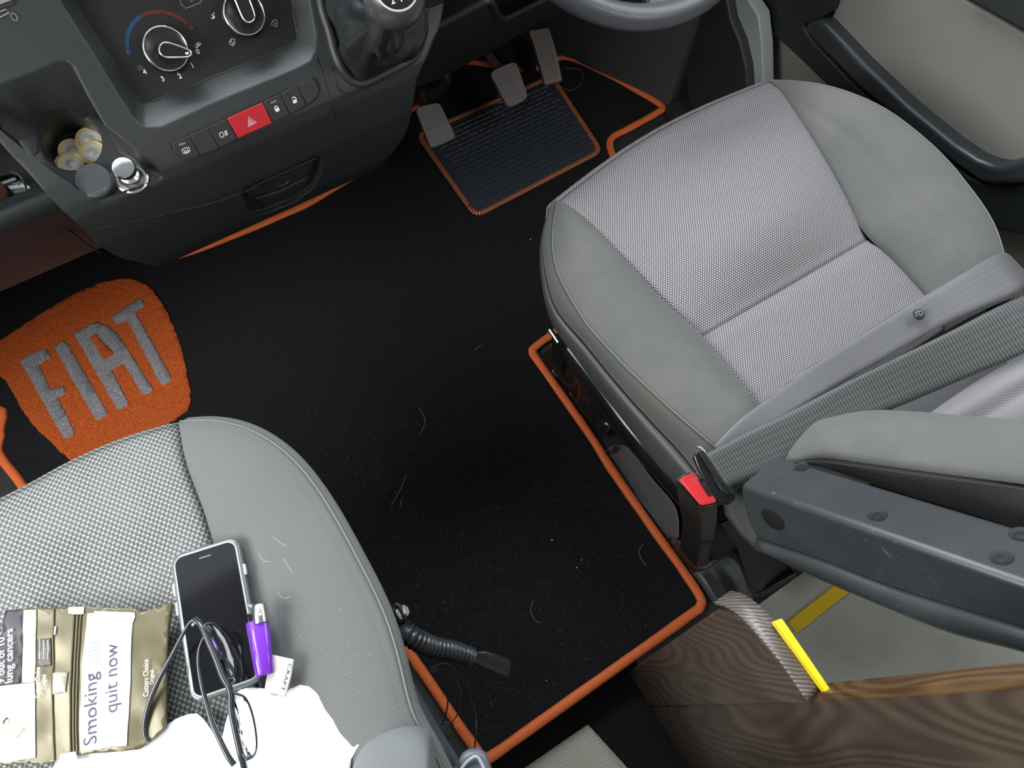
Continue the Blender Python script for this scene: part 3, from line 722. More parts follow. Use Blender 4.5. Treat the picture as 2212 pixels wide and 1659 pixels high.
# left side: fabric skirt, then plastic valance
mid = zp([(1172, 530, .42), (1180, 600, .415), (1196, 665, .41), (1226, 702, .405), (1258, 734, .40), (1307, 797, .40), (1358, 857, .40), (1421, 926, .40), (1483, 989, .40)])
mid = curve(zp([(1196, 440, .43), (1180, 480, .425)]) + mid + [Vector((0.355, 0.07, .40)), Vector((0.375, 0.045, .40))], nF)
mid = relax(mid, 12)
side = []
for i in range(nF):
    a, c = outL[i], mid[i]
    b = a.lerp(c, 0.5) + Vector((-0.006, 0, 0.006))
    side.append([a, a.lerp(b, 0.5) + Vector((-0.002, 0, 0.002)), b, b.lerp(c, 0.5) + Vector((-0.002, 0, 0)), c, c + Vector((0.01, 0, -0.012))])
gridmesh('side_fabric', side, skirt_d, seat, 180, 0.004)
low = zp([(1176, 590, .385), (1188, 665, .37), (1200, 712, .36), (1223, 735, .355), (1284, 821, .35), (1345, 897, .35), (1421, 996, .35), (1500, 1075, .35)])
low = curve(zp([(1205, 450, .415), (1184, 510, .40)]) + low[:-1] + [Vector((0.350, 0.09, .35)), Vector((0.372, 0.05, .35))], nF)
low = relax(low, 12)
vl = []
for i in range(nF):
    a, c = mid[i] + Vector((0.001, 0, -0.002)), low[i]
    vl.append([a, a.lerp(c, 0.33) + Vector((-0.004, 0, 0)), a.lerp(c, 0.75) + Vector((-0.003, 0, -0.002)), c, c + Vector((0.02, 0, -0.004))])
va = gridmesh('side_valance', vl, valance, seat, 60, 0.004)
for (u, v) in [(1281, 789), (1313, 844), (1405, 925), (1462, 1000)]:
    p = at(u, v, .372); lathe('screw_hole', [(0.0005, -0.012), (0.0035, -0.012), (0.0035, 0.0), (0.0048, 0.001), (0.0048, -0.002)], p + Vector((-0.002, 0, 0.001)), (-0.75, 0, 0.65), dark, va, 14)
# piping along the bolster edges
tube('piping', [p + Vector((0, 0, 0.0005)) for p in outL], 0.0011, piping, seat, n=7)
tube('piping', [p + Vector((0, 0, 0.0005)) for p in outR], 0.0011, piping, seat, n=7)
# right side skirt
rt = [[p, p + Vector((0.012, 0.004, -0.012)), p + Vector((0.016, 0.006, -0.05)), p + Vector((0.0, 0, -0.13))] for p in outR]
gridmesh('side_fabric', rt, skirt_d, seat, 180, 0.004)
# lower body of the cushion, so that nothing shows through underneath
slab('cushion_pan', [Vector((0.37, 0.44, 0.34)), Vector((0.83, 0.47, 0.34)), Vector((0.86, 0.02, 0.34)), Vector((0.39, 0.02, 0.34))], (0, 0, 0.06), dash2, seat, 0.01)
# metal side frame
rail = [at(1213, 750, .322), at(1280, 836, .318), at(1345, 925, .318), at(1420, 1010, .318), at(1490, 1090, .318)]
rl = curve(rail, 30)
rows = []
for p in rl:
    rows.append([p + Vector((0.03, 0, 0.012)), p + Vector((0.006, 0, 0.010)), p + Vector((-0.001, 0, 0.004)), p + Vector((-0.002, 0, -0.006)), p + Vector((0.0, 0, -0.03)), p + Vector((0.008, 0, -0.055)), p + Vector((0.03, 0, -0.06))])
gridmesh('side_frame', rows, blackgloss, seat, 50, 0.003)
tube('side_frame_bar', [at(1188, 712, .335), at(1207, 740, .332)], 0.004, steel, seat, n=10)
slab('side_frame_end', [at(1190, 715, .33), at(1215, 748, .33), at(1215, 800, .25), at(1192, 768, .25)], (0.012, 0, -0.05), blackgloss, seat, 0.002)
tube('slide_rail', curve([at(1365, 905, .25), at(1380, 925, .25), at(1440, 1010, .24), at(1465, 1042, .24)], 14), 0.007, rubberm, seat, n=8)
# seat box beneath
slab('seat_box', [Vector((0.44, 0.40, 0.0)), Vector((0.84, 0.42, 0.0)), Vector((0.84, 0.04, 0.0)), Vector((0.44, 0.04, 0.0))], (0, 0, 0.34), blackgloss, seat, 0.01)
# crumpled polythene around the seat box
rows = []
for i in range(34):
    t = i / 33; y = 0.475 - 0.20 * t; r = []
    for k in range(16):
        s = k / 15
        x = 0.408 + 0.045 * s; z = 0.012 + 0.20 * s ** 1.3 * (0.5 + 0.5 * math.sin(math.pi * (0.15 + 0.7 * t)))
        q = Vector((x * 22, y * 22, s * 2.0)); x += 0.014 * noise.noise(q); z += 0.022 * noise.noise(q * 1.7 + Vector((5, 0, 0))); y2 = y + 0.008 * noise.noise(q * 1.3)
        r.append(Vector((max(x, 0.402), y2, max(z, 0.008))))
    rows.append(r)
gridmesh('polythene_wrap', rows, baggy, seat, 35, 0.001)
# grey hinge cover along the base
def cov(u, v, z): return at(u, v, z)
cx_ = 0.372
XC = 0.406
def onx(pts): return [atx(u, v, XC) for u, v in pts]
coverm = plain('base_cover_plastic', (0.095, 0.108, 0.112), 0.36, grain=0.08, gscale=1200, bevel=0.002, dirt=0.12, dirtcol=(0.12, 0.115, 0.10))
RD = curve(onx([(1301, 984), (1324, 1016), (1348, 1040), (1400, 1100), (1449, 1158)]), 26)
RD2 = curve(onx([(1449, 1172), (1484, 1214), (1520, 1258), (1542, 1292), (1550, 1308)]), 20)
BL = [Vector((XC - 0.002, p.y, 0.0)) for p in RD]; BL2 = [Vector((XC - 0.002, p.y, 0.0)) for p in RD2]
TR = curve([at(u, v, z) for u, v, z in ((1326, 962, .066), (1357, 967, .078), (1408, 1032, .080), (1460, 1097, .080), (1467, 1159, .070))], 26)
TR2 = curve([at(u, v, z) for u, v, z in ((1468, 1168, .060), (1492, 1205, .054), (1518, 1228, .054), (1562, 1204, .078), (1590, 1212, .075), (1619, 1268, .050), (1628, 1296, .030))], 20)
for nm_, bb, rd, tt in (('base_cover', BL, RD, TR), ('base_cover_end', BL2, RD2, TR2)):
    rows = [[b, r.lerp(b, 0.5), r, r + Vector((0.0008, 0, 0.0004))] + [r.lerp(t, k / 5) for k in range(1, 6)] + [t + Vector((0.002, 0, -0.04))] for b, r, t in zip(bb, rd, tt)]
    rows = [[p + Vector((0, 0.003, 0)) if k < 3 else p + Vector((0, 0.006, -0.03)) for k, p in enumerate(rows[0])]] + rows + [[p + Vector((0, -0.004, -0.03)) for p in rows[-1]]]
    gridmesh(nm_, rows, coverm, seat, 30, 0.002)
cap = zp([(1518, 1238, .088), (1530, 1232, .090), (1560, 1262, .080), (1578, 1292, .060), (1572, 1308, .045), (1558, 1300, .045), (1540, 1275, .06)])
slab('cover_ridge', [p + Vector((0, 0, 0.004)) for p in cap], (0, 0, -0.012), greyplas, seat, 0.003)
# black brackets behind the buckle
slab('rear_bracket', zp([(1550, 1130, .22), (1590, 1180, .18), (1620, 1270, .10), (1640, 1285, .08), (1720, 1240, .08), (1700, 1210, .10), (1640, 1160, .2), (1600, 1110, .26)]), (0.01, 0, -0.02), blackgloss, seat, 0.003)
tube('rear_bracket_tube', curve(zp([(1590, 1190, .15), (1612, 1235, .12), (1632, 1280, .08), (1670, 1262, .08), (1715, 1238, .08)]), 24), 0.006, blackgloss, seat, n=10)
# backrest and raised armrest lean back together
AD = Vector((0.187, -0.702, 0.687)).normalized(); NFc = Vector((0, 0.70, 0.714)).normalized()
P0 = atd(1600, 1047, 0.75); NS = AD.cross(NFc).normalized(); NFc = NS.cross(AD).normalized()
def bp_(pts, off): return [atp(u, v, P0 + NFc * off, NFc) for u, v in pts]
T_ = [(1690, 990), (1696, 972), (1725, 945), (1778, 922), (1861, 910), (1977, 915), (2077, 925), (2212, 938), (2420, 965)]
S_ = [(1700, 1000), (1720, 998), (1762, 997), (1800, 1001), (1850, 1008), (1944, 1021), (2060, 1037), (2212, 1057), (2420, 1088)]
R_ = [(1705, 1004), (1722, 1004), (1762, 1006), (1802, 1018), (1850, 1034), (1944, 1064), (2060, 1098), (2212, 1146), (2420, 1210)]
NB = 46
Tc, Sc, Rc = curve(bp_(T_, -0.075), NB), curve(bp_(S_, -0.035), NB), curve(bp_(R_, -0.085), NB)
rows = []
for i in range(NB):
    r = []; a, b = Tc[i], Sc[i]; w = min(1, (i + 0.5) / 8) ** 0.5
    r.append(a - NFc * 0.06)
    for k in range(17):
        s = k / 16; r.append(a.lerp(b, s) + NFc * (0.045 * w * math.sin(math.pi * (0.04 + 0.92 * s)) ** 0.7 - 0.004))
    rows.append(r)
gridmesh('backrest_bolster', rows, bolster_d, seat, 180, 0.004)
rows = [[Sc[i], Sc[i].lerp(Rc[i], 0.12) + NFc * 0.004, Sc[i].lerp(Rc[i], 0.5) + NFc * 0.004, Rc[i]] for i in range(NB)]
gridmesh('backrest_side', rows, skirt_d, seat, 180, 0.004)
tube('piping', [p + NFc * 0.0002 for p in Sc], 0.0009, pipdark, seat, n=7)
# centre of the backrest
E1 = [(1955, 925), (1990, 895), (2040, 860), (2110, 809), (2212, 757), (2420, 660)]
E2 = [(1985, 935), (2020, 915), (2070, 880), (2130, 845), (2212, 800), (2420, 700)]
E3 = [(2020, 960), (2060, 945), (2110, 925), (2160, 900), (2230, 860), (2440, 760)]
E4 = [(2060, 990), (2140, 1000), (2200, 1005), (2300, 1010), (2400, 1010), (2520, 1010)]
c1, c2, c3, c4 = [curve(bp_(E, o), 24) for E, o in ((E1, -0.135), (E2, -0.10), (E3, -0.125), (E4, -0.10))]
rows = []
for i in range(24):
    pth = smoothpath([c1[i] - NFc * 0.07, c1[i] - NFc * 0.01, c2[i], c3[i], c4[i]], 7)
    rows.append(pth)
gridmesh('backrest_panel', rows, backrest_f, seat, 180, 0.004)
slab('recliner_cover', [Vector((0.45, 0.045, 0.38)), Vector((0.80, 0.045, 0.38)), Vector((0.80, -0.12, 0.38)), Vector((0.45, -0.12, 0.38))], (0, 0, 0.04), plain('recliner_grey', (0.085, 0.083, 0.088), 0.5), seat, 0.01)
slab('hinge_cover', zp([(1556, 1020, .43), (1600, 1010, .44), (1650, 1100, .43), (1662, 1185, .40), (1640, 1192, .39), (1598, 1150, .38), (1568, 1110, .39)]), (0.01, 0, -0.03), valance, seat, 0.004)
slab('backrest_shell', [Vector((0.47, -0.03, 0.42)), Vector((0.86, -0.03, 0.42)), Vector((0.98, -0.50, 0.87)), Vector((0.56, -0.50, 0.87))], (0, -0.06, -0.06), valance, seat, 0.01)
# armrest
arm = []
def sp(pts): return [atp(u, v, P0, NS) for u, v in pts]
so = sp([(1600, 1047), (2440, 1342.7), (2440, 1470), (2212, 1397), (2065, 1361), (1906, 1298), (1787, 1248), (1720, 1216), (1660, 1186), (1634, 1168), (1615, 1130), (1603, 1090), (1598, 1060)])
wv = atp(1676, 983, P0, NFc) - P0
ar = slab('armrest', so, wv, greyplas, seat, 0.006, 4)
for (u, v, r) in [(1732, 1008, .0062), (1896, 1113, .0070), (2164, 1205, .0075), (2206, 1155, .0075)]:
    p = atp(u, v, P0 + NFc * 0.0008, NFc)
    lathe('screw_hole', [(0.0005, 0.0003), (r, 0.0003), (r * 1.12, 0.0006), (r * 1.2, -0.001)], p, NFc, dark, ar, 26)
    lathe('screw', [(0.0005, 0.0008), (r * 0.6, 0.0006), (r * 0.65, -0.001)], p - wv.normalized() * r * 0.15, NFc, buckb, ar, 16)
p = atp(1670, 1122, P0, NS)
sg = -1 if NS.x > 0 else 1
lathe('pivot_hole', [(0.0125, 0.001), (0.0132, 0.0008), (0.0132, -0.003)], p, NS * sg, dark, ar, 30)
lip = sp([(1636, 1163), (1700, 1184), (1787, 1214), (1946, 1274), (2212, 1356), (2440, 1430)])
lip2 = sp([(1650, 1180), (1720, 1216), (1787, 1248), (1906, 1298), (2065, 1361), (2212, 1397), (2440, 1472)])
la, lb = curve(lip, 30), curve(lip2, 30)
rows = []
for a, b in zip(la, lb):
    o_ = NS * sg
    rows.append([a, a.lerp(b, 0.2) + o_ * 0.005, a.lerp(b, 0.55) + o_ * 0.009, a.lerp(b, 0.85) + o_ * 0.006, b - o_ * 0.001, b - o_ * 0.03])
gridmesh('armrest_lip', rows, greyplas, seat, 180, 0.002)
# hardware: hinge strap beside the buckle
slab('strap_loop', zp([(1498, 968, .40), (1512, 962, .40), (1535, 985, .40), (1520, 995, .40)]), (0, 0, -0.01), blackgloss, seat, 0.002)

# ================================================================ SEAT BELT
belt = thing('seat_belt', 'grey lap and black shoulder webbing drawn across the driver seat into the red buckle', 'seat belt', (0.45, 0.05, 0.45))
L1 = zp([(1544, 962, .468), (1600, 905, .472), (1660, 860, .468), (1750, 793, .466), (1850, 729, .47), (1985, 646, .485), (2080, 590, .505), (2130, 560, .508), (2166, 545, .50), (2190, 560, .46), (2205, 600, .40)])
L2 = zp([(1560, 985, .462), (1640, 935, .466), (1730, 880, .464), (1830, 820, .460), (1900, 781, .464), (2020, 712, .478), (2110, 668, .50), (2180, 640, .505), (2212, 622, .505), (2240, 610, .46), (2260, 640, .40)])
a, b = curve(L1, 60), curve(L2, 60)
rows = []
ribbon('lap_webbing', a, b, lapweb, belt)
rng = random.Random(5)
M1 = zp([(1512, 985, .462), (1545, 970, .466), (1620, 930, .480), (1720, 882, .50), (1820, 830, .52), (1930, 776, .54), (2060, 712, .565), (2150, 665, .58), (2230, 630, .59), (2400, 550, .62)]) + [Vector((1.10, -0.14, 0.95))]
M2 = zp([(1560, 1062, .450), (1600, 1040, .456), (1680, 1010, .470), (1780, 970, .49), (1880, 905, .505), (1980, 862, .52), (2090, 815, .545), (2180, 778, .565), (2250, 745, .58), (2420, 670, .61)]) + [Vector((1.10, -0.19, 0.95))]
a, b = curve(M1, 60), curve(M2, 60)
ribbon('shoulder_webbing', a, b, shoulderweb, belt)
bpz = at(1983, 681, .486)
lathe('stop_button', [(0.0005, 0.0026), (0.0016, 0.0026), (0.0018, 0.0040), (0.0040, 0.0042), (0.0052, 0.0036), (0.0066, 0.002), (0.0072, -0.001)], bpz + Vector((0, 0, 0.002)), (-0.1, -0.1, 1), beltbtn, belt, 30, 50)
# tongue plate
tg = zp([(1497, 985, .455), (1506, 972, .458), (1519, 975, .458), (1545, 1012, .452), (1577, 1058, .445), (1588, 1062, .445), (1590, 1078, .44), (1575, 1090, .438), (1558, 1088, .438), (1535, 1058, .445), (1510, 1015, .450)])
slab('tongue', tg, (0, 0, -0.007), tonguem, belt, 0.0025)
tube('tongue_bar', zp([(1512, 975, .464), (1540, 1018, .458), (1572, 1064, .450)]), 0.0035, tonguem, belt, n=10)
tube('tongue_edge', zp([(1506, 966, .463), (1514, 968, .463), (1523, 978, .462)]), 0.0018, chrome, belt, n=8)
# buckle
bk_ = thing('seat_belt_buckle', 'black seat belt buckle with red release button standing beside the driver seat', 'buckle', (0.385, 0.0, 0.1))
tp = zp([(1464, 1036, .395), (1474, 1028, .395), (1500, 1017, .395), (1507, 1020, .395), (1549, 1082, .39), (1548, 1088, .39), (1515, 1096, .388), (1508, 1092, .388)])
cen = sum(tp, Vector()) / len(tp)
bt = at(1500, 1195, .13); bt2 = at(1510, 1140, .24)
def ring(c, k, zoff=0): return [c + Vector(((p - cen).x * k[0], (p - cen).y * k[1], (p - cen).z * .3 + zoff)) for p in tp]
rings = [tp, ring(cen + Vector((0, 0, -0.002)), (1.05, 1.05)), ring(cen.lerp(bt2, .5), (1.06, 1.0)), ring(bt2, (0.98, 0.9)), ring(bt2.lerp(bt, .12), (0.85, 0.85))]
vs = [p for r in rings for p in r]; n = len(tp); fs = [tuple(range(n))] + [(i * n + k, i * n + (k + 1) % n, (i + 1) * n + (k + 1) % n, (i + 1) * n + k) for i in range(len(rings) - 1) for k in range(n)] + [tuple(range((len(rings) - 1) * n, len(rings) * n))]
bdy = mesh('body', vs, fs, buckb, bk_, 50); mm = bdy.modifiers.new('b', 'BEVEL'); mm.width = 0.002; mm.segments = 2; mm.limit_method = 'ANGLE'; mm.angle_limit = 0.6
slab('red_button', [cen + (p - cen) * 0.93 + Vector((0, 0, 0.004)) for p in tp], (0, 0, -0.008), redbtn, bk_, 0.002)
slab('button_slot', zp([(1508, 1036, .4), (1514, 1034, .4), (1538, 1070, .396), (1531, 1073, .396)]), (0, 0, -0.001), dark, bk_)
tube('chrome_edge', [p + Vector((0, 0, 0.0008)) for p in ring(cen, (1.02, 1.02))], 0.0009, chrome, bk_, closed=True, n=6)
pl = []
for j in range(13):
    c = bt2.lerp(bt, 0.1 + 0.95 * j / 12); k = 0.82 if j % 2 else 0.93
    pl.append(ring(c, (k, k)))
vs = [p for r in pl for p in r]; fs = [tuple(range(n))] + [(i * n + k, i * n + (k + 1) % n, (i + 1) * n + (k + 1) % n, (i + 1) * n + k) for i in range(len(pl) - 1) for k in range(n)] + [tuple(range((len(pl) - 1) * n, len(pl) * n))]
mesh('bellows', vs, fs, buckb, bk_, 25)
# ================================================================ PASSENGER SEAT
ps = thing('passenger_seat', 'grey passenger seat with coarse net weave centre, loaded with phone, pouch and paper', 'seat', (-0.3, 0.1, 0))
pseam = curve(zp([(386, 912, .452), (390, 940, .462), (397, 985, .466), (415, 1040, .466), (441, 1107, .464), (458, 1168, .462), (490, 1260, .46), (530, 1380, .46), (560, 1480, .46), (590, 1580, .46)]) + [Vector((-0.155, -0.05, 0.46))], nF)
pout = curve(zp([(390, 911, .450), (430, 905, .458), (488, 910, .466), (540, 925, .470), (575, 944, .472), (618, 975, .472), (640, 995, .472), (690, 1060, .470), (735, 1135, .470), (790, 1240, .470), (822, 1300, .470), (850, 1375, .470), (868, 1445, .470), (882, 1510, .470), (888, 1560, .470)]) + [Vector((-0.063, 0.0, 0.47)), Vector((-0.068, -0.05, 0.47))], nF)
pout = relax(pout, 12); pseam = relax(pseam, 4)
gridmesh('bolster', bol(pseam, pout, 0.014), bolster_p, ps, 180, 0.01)
tube('piping', [p + Vector((0, 0, 0.0005)) for p in pout], 0.0014, piping, ps, n=7)
# stitched line just inside the piping
stl = [a.lerp(b, 0.90) + Vector((0, 0, 0.0045)) for a, b in zip(pseam, pout)][18:58]
vs, fs = [], []
sl = resample(stl, 140)
dd = [tube_data([sl[i], sl[i + 1]], 0.0006, n=4)[:2] for i in range(0, 139, 2)]
v_, f_ = join_data(dd); mesh('stitch_line', v_, f_, pipdark, ps, 0)
pfront = curve([Vector((-0.62, 0.36, .44)), Vector((-0.60, 0.42, .445)), Vector((-0.52, 0.455, .45))] + zp([(-160, 1175, .45), (-80, 1125, .452), (0, 1085, .452), (58, 1054, .452), (154, 1001, .452), (265, 952, .452), (386, 912, .452)]), 40)
rows = []
for i in range(50):
    t = i / 49; row = []
    tgt = pseam[min(nF - 1, int(t * (nF - 1)))]
    for k, p in enumerate(pfront):
        s = k / 39
        q = Vector((p.x, p.y, p.z))
        yback = -0.05
        y = p.y + (tgt.y - pseam[0].y) * (1 if True else 0) + (0)
        xr = tgt.x
        x = p.x + (xr - pseam[0].x) * s
        z = 0.452 + 0.014 * min(1, t / 0.08) ** 0.6 - 0.006 * min(1, t / 0.3) + 0.004 * math.sin(math.pi * s)
        z += 0.0035 * noise.noise(Vector((x * 9, y * 9, 0)))
        if s > 0.97: z -= 0.006 * (s - 0.97) / 0.03
        row.append(Vector((x, y, z)))
    rows.append(row)
gridmesh('centre_panel', rows, weave_p, ps, 180, 0.01)
fr_ = rows[0]
gridmesh('front_skirt', [[p for p in fr_]] + [[p + Vector((0, dy, dz)) for p in fr_] for dy, dz in ((0.006, -0.006), (0.008, -0.02), (0.004, -0.06), (-0.02, -0.12))], weave_p, ps, 180, 0.004)
sk = [[p, p + Vector((0.008, 0.004, -0.006)), p + Vector((0.008, 0.004, -0.02)), p + Vector((0.002, 0, -0.04)), p + Vector((-0.02, 0, -0.055))] for p in pout]
gridmesh('side_fabric', sk, bolster_p, ps, 180, 0.004)
slab('cushion_pan', [Vector((-0.62, 0.40, 0.33)), Vector((-0.10, 0.38, 0.33)), Vector((-0.08, -0.05, 0.33)), Vector((-0.62, -0.05, 0.33))], (0, 0, 0.10), valance, ps, 0.01)
slab('seat_box', [Vector((-0.46, 0.36, 0)), Vector((-0.12, 0.34, 0)), Vector((-0.12, -0.04, 0)), Vector((-0.46, -0.04, 0))], (0, 0, 0.33), blackgloss, ps, 0.01)
# side cover below the cushion's rear corner
sc1 = zp([(868, 1400, .36), (884, 1460, .34), (925, 1530, .34), (960, 1590, .34), (988, 1634, .34), (1010, 1690, .34), (950, 1700, .40), (905, 1600, .40), (885, 1560, .40), (872, 1480, .40)])
slab('side_cover', sc1, (-0.01, 0, -0.03), greyplas2, ps, 0.003)
slab('side_cover_fold', zp([(886, 1515, .405), (905, 1545, .402), (925, 1595, .402), (958, 1620, .385), (975, 1640, .38), (985, 1670, .38), (940, 1680, .41), (915, 1620, .41), (890, 1570, .41)]), (0, 0, -0.01), greyplas2, ps, 0.003)
slab('side_cover_step', zp([(952, 1612, .405), (962, 1612, .405), (985, 1650, .405), (976, 1662, .405)]), (0, 0, -0.008), greyplas, ps, 0.001)
slab('recliner_dark_panel', zp([(924, 1588, .43), (940, 1600, .43), (985, 1690, .43), (940, 1720, .43), (930, 1640, .43)]), (0, 0, -0.02), valance, ps, 0.002)  # dark plastic panel on the backrest's right side
# backrest side bulge rising toward the viewer
rows = []
base = [(755, 1680), (763, 1655), (785, 1613), (814, 1591), (852, 1574), (886, 1569), (912, 1575), (926, 1589), (933, 1627), (941, 1665), (950, 1720)]
sec = [(0.0, 0.49, 1.0), (0.02, 0.50, 0.99), (0.05, 0.52, 0.94), (0.08, 0.55, 0.85), (0.10, 0.60, 0.75)]
b0 = curve([at(u, v, 0.50) for u, v in base], 30)
cenb = sum(b0, Vector()) / 30
for j in range(12):
    t = j / 11; k = math.cos(t * math.pi / 2) ** 0.6 if t < 1 else 0.0
    rows.append([cenb + Vector((0, -0.02, 0)) + (p - cenb - Vector((0, -0.02, 0))) * k + Vector((0, -0.015 * t, 0.020 * math.sin(t * math.pi / 2))) for p in b0])
rows.insert(0, [p + Vector((0, 0, -0.06)) for p in b0])
gridmesh('backrest_side', rows, fabric('backrest_side_fabric', (0.15, 0.16, 0.16), 0.0018, 0.2, stain=0.05, contrast=0.05), ps, 180, 0.0, closed=True)
slab('backrest', [Vector((-0.62, -0.05, 0.47)), Vector((-0.10, -0.06, 0.47)), Vector((-0.10, -0.22, 0.95)), Vector((-0.62, -0.22, 0.95))], (0, -0.09, -0.03), bolster_p, ps, 0.03, 4)
# recliner knob
kn = zp([(998, 1628, .45), (1010, 1620, .45), (1035, 1617, .45), (1050, 1628, .45), (1062, 1660, .45), (1070, 1700, .45), (1010, 1720, .45), (1000, 1665, .45), (985, 1650, .45)])
slab('recliner_handle', kn, (0, 0, -0.03), greyplas2, ps, 0.006, 4)
gl = curve(zp([(996, 1662, .452), (1010, 1645, .454), (1028, 1634, .455), (1038, 1645, .455), (1050, 1670, .454)]), 14)
tube('handle_rib', gl, 0.0018, plain('pale_plastic_rib', (0.45, 0.50, 0.56), 0.2), ps, n=8)

# ================================================================ BELT STALK WITH TAPED END (passenger side)
stalk = thing('belt_stalk', 'black corrugated belt stalk with silver bolt and taped open end over the mat', 'belt stalk', (-0.05, 0.2, 0.3))
path = curve(zp([(862, 1352, .32), (880, 1368, .32), (905, 1385, .31), (945, 1400, .29), (985, 1408, .27), (1018, 1420, .25)]), 90)
tube('corrugated_sleeve', path, 0.0125, sleeve, stalk, n=20, rf=lambda t, L: (0.82 + 0.28 * (0.5 + 0.5 * math.cos(2 * math.pi * L / 0.0066))) * (1.05 - 0.15 * t))
slab('taped_end', zp([(1016, 1408, .252), (1050, 1405, .245), (1098, 1422, .235), (1106, 1430, .235), (1103, 1455, .228), (1098, 1464, .225), (1080, 1460, .228), (1035, 1440, .24), (1010, 1428, .245)]), (0, 0, -0.016), tapeb, stalk, 0.003)
tube('taped_fold', zp([(1018, 1412, .256), (1050, 1428, .247), (1100, 1452, .236)]), 0.0008, dark, stalk, n=6)
slab('tape_band', zp([(1014, 1412, .256), (1021, 1404, .256), (1024, 1412, .256), (1018, 1430, .252), (1010, 1434, .25)]), (0, 0, -0.012), sleeve, stalk, 0.001)
bc = at(868, 1322, .335)
lathe('eye_ring', [(0.006, 0.0), (0.0135, 0.0), (0.0145, 0.002), (0.0145, 0.005), (0.0135, 0.007), (0.006, 0.007)], at(856, 1326, .33), (0.85, -0.1, 0.4), blackgloss, stalk, 30)
lathe('washer', [(0.0005, 0.0), (0.0088, 0.0), (0.0095, 0.001), (0.0088, 0.003), (0.0005, 0.003)], at(864, 1324, .335), (0.85, -0.1, 0.4), boltm, stalk, 24)
lathe('bolt_head', [(0.0005, 0.0), (0.0072, 0.0), (0.0072, 0.006), (0.0060, 0.0072), (0.0005, 0.0072)], at(868, 1323, .337), (0.85, -0.1, 0.4), boltm, stalk, 6, 10)
lathe('bushing', [(0.0005, 0.0), (0.008, 0.0), (0.009, 0.004), (0.0005, 0.006)], at(847, 1335, .33), (0.85, -0.1, 0.4), boltm, stalk, 20)
tube('wire_hoop', curve(zp([(846, 1318, .34), (856, 1306, .345), (864, 1312, .345), (872, 1330, .34), (880, 1352, .325)]), 18), 0.0028, cablem, stalk, n=8)

# thin cables
cb = thing('loose_cables', 'thin black loose cables hanging from under the passenger seat to the mat corner', 'cable', (0.0, 0.1, 0.05))
for pts, r in (([(965, 1434, .20), (968, 1460, .17), (969, 1490, .14), (967, 1520, .10), (963, 1545, .06), (955, 1565, .02)], 0.0012),
               ([(966, 1434, .20), (980, 1460, .17), (992, 1480, .14), (996, 1505, .10), (990, 1540, .05), (972, 1565, .02)], 0.0009),
               ([(967, 1434, .20), (990, 1455, .18), (1010, 1490, .15), (1024, 1530, .12), (1029, 1570, .12), (1026, 1610, .14), (1022, 1645, .16)], 0.0013)):
    tube('cable', curve(zp(pts), 34), r, cablem, cb, n=7)
tube('frayed_end', curve(zp([(966, 1435, .20), (955, 1433, .20), (945, 1437, .2), (938, 1443, .2)]), 12), 0.0011, cablem, cb, n=6)
fz = [tube_data([at(937, 1445, .2), at(937, 1445, .2) + Vector((random.uniform(-1, 1), random.uniform(-1, 1), random.uniform(-.6, .6))) * 0.005], 0.0006, n=4)[:2] for _ in range(26)]
v_, f_ = join_data(fz); mesh('frayed_tip', v_, f_, sleeve, cb, 0)
tube('tie', zp([(948, 1565, .02), (962, 1560, .02), (980, 1566, .02)]), 0.0016, cablem, cb, n=7)

# ================================================================ THINGS ON THE PASSENGER SEAT
# white paper
wp = ats([(110, 1760), (112, 1665), (126, 1640), (145, 1622), (300, 1619), (330, 1592), (358, 1570), (385, 1552), (408, 1543), (428, 1541), (440, 1552), (455, 1572), (468, 1590), (480, 1601), (484, 1585), (488, 1565), (498, 1540), (508, 1512), (515, 1492), (535, 1486), (560, 1486), (575, 1488), (592, 1498), (612, 1502), (628, 1488), (648, 1479), (668, 1483), (684, 1496), (695, 1512), (707, 1531), (735, 1527), (766, 1528), (780, 1542), (790, 1558), (795, 1575), (788, 1592), (775, 1612), (760, 1640), (745, 1760)], .476)
cz = lambda x, y: 0.006 * abs(noise.noise(Vector((x * 16, y * 16, 1)))) + 0.004 * abs(noise.noise(Vector((x * 40, y * 40, 4))))
o = sheet('tissue_paper', wp, paperm, None, 0.012, cz, 0.0012); prop(o, 'crumpled bright white paper sheet lying at the rear of the passenger seat', 'paper')
# phone
ph = thing('mobile_phone', 'black mobile phone in a clear case lying on the passenger seat', 'phone', (-0.19, 0.22, 0.47))
pz = .486
c0, c1_, c2_, c3_ = at(354, 1207, pz), at(505, 1157, pz), at(580, 1466, pz), at(424, 1517, pz)
pcx = (c0 + c1_ + c2_ + c3_) / 4; pu = ((c1_ - c0) + (c2_ - c3_)).normalized(); pv = ((c0 - c3_) + (c1_ - c2_)); pv = (pv - pu * pv.dot(pu)).normalized()
pw = ((c1_ - c0).length + (c2_ - c3_).length) / 2; phh = ((c0 - c3_).length + (c1_ - c2_).length) / 2; pnn = pu.cross(pv)
def rr_(w, h, r, z, n=7):
    out = []
    for cx, cy, a0 in ((w / 2 - r, h / 2 - r, 0), (-w / 2 + r, h / 2 - r, 90), (-w / 2 + r, -h / 2 + r, 180), (w / 2 - r, -h / 2 + r, 270)):
        for k in range(n):
            a = math.radians(a0 + 90 * k / (n - 1)); out.append(pcx + pu * (cx + r * math.cos(a)) + pv * (cy + r * math.sin(a)) + pnn * z)
    return out
slab('case', rr_(pw, phh, 0.012, 0.0), pnn * -0.011, casem, ph, 0.003, 4)
slab('rim', rr_(pw - 0.006, phh - 0.006, 0.0105, 0.0006), pnn * -0.004, rimlight, ph, 0.0008)
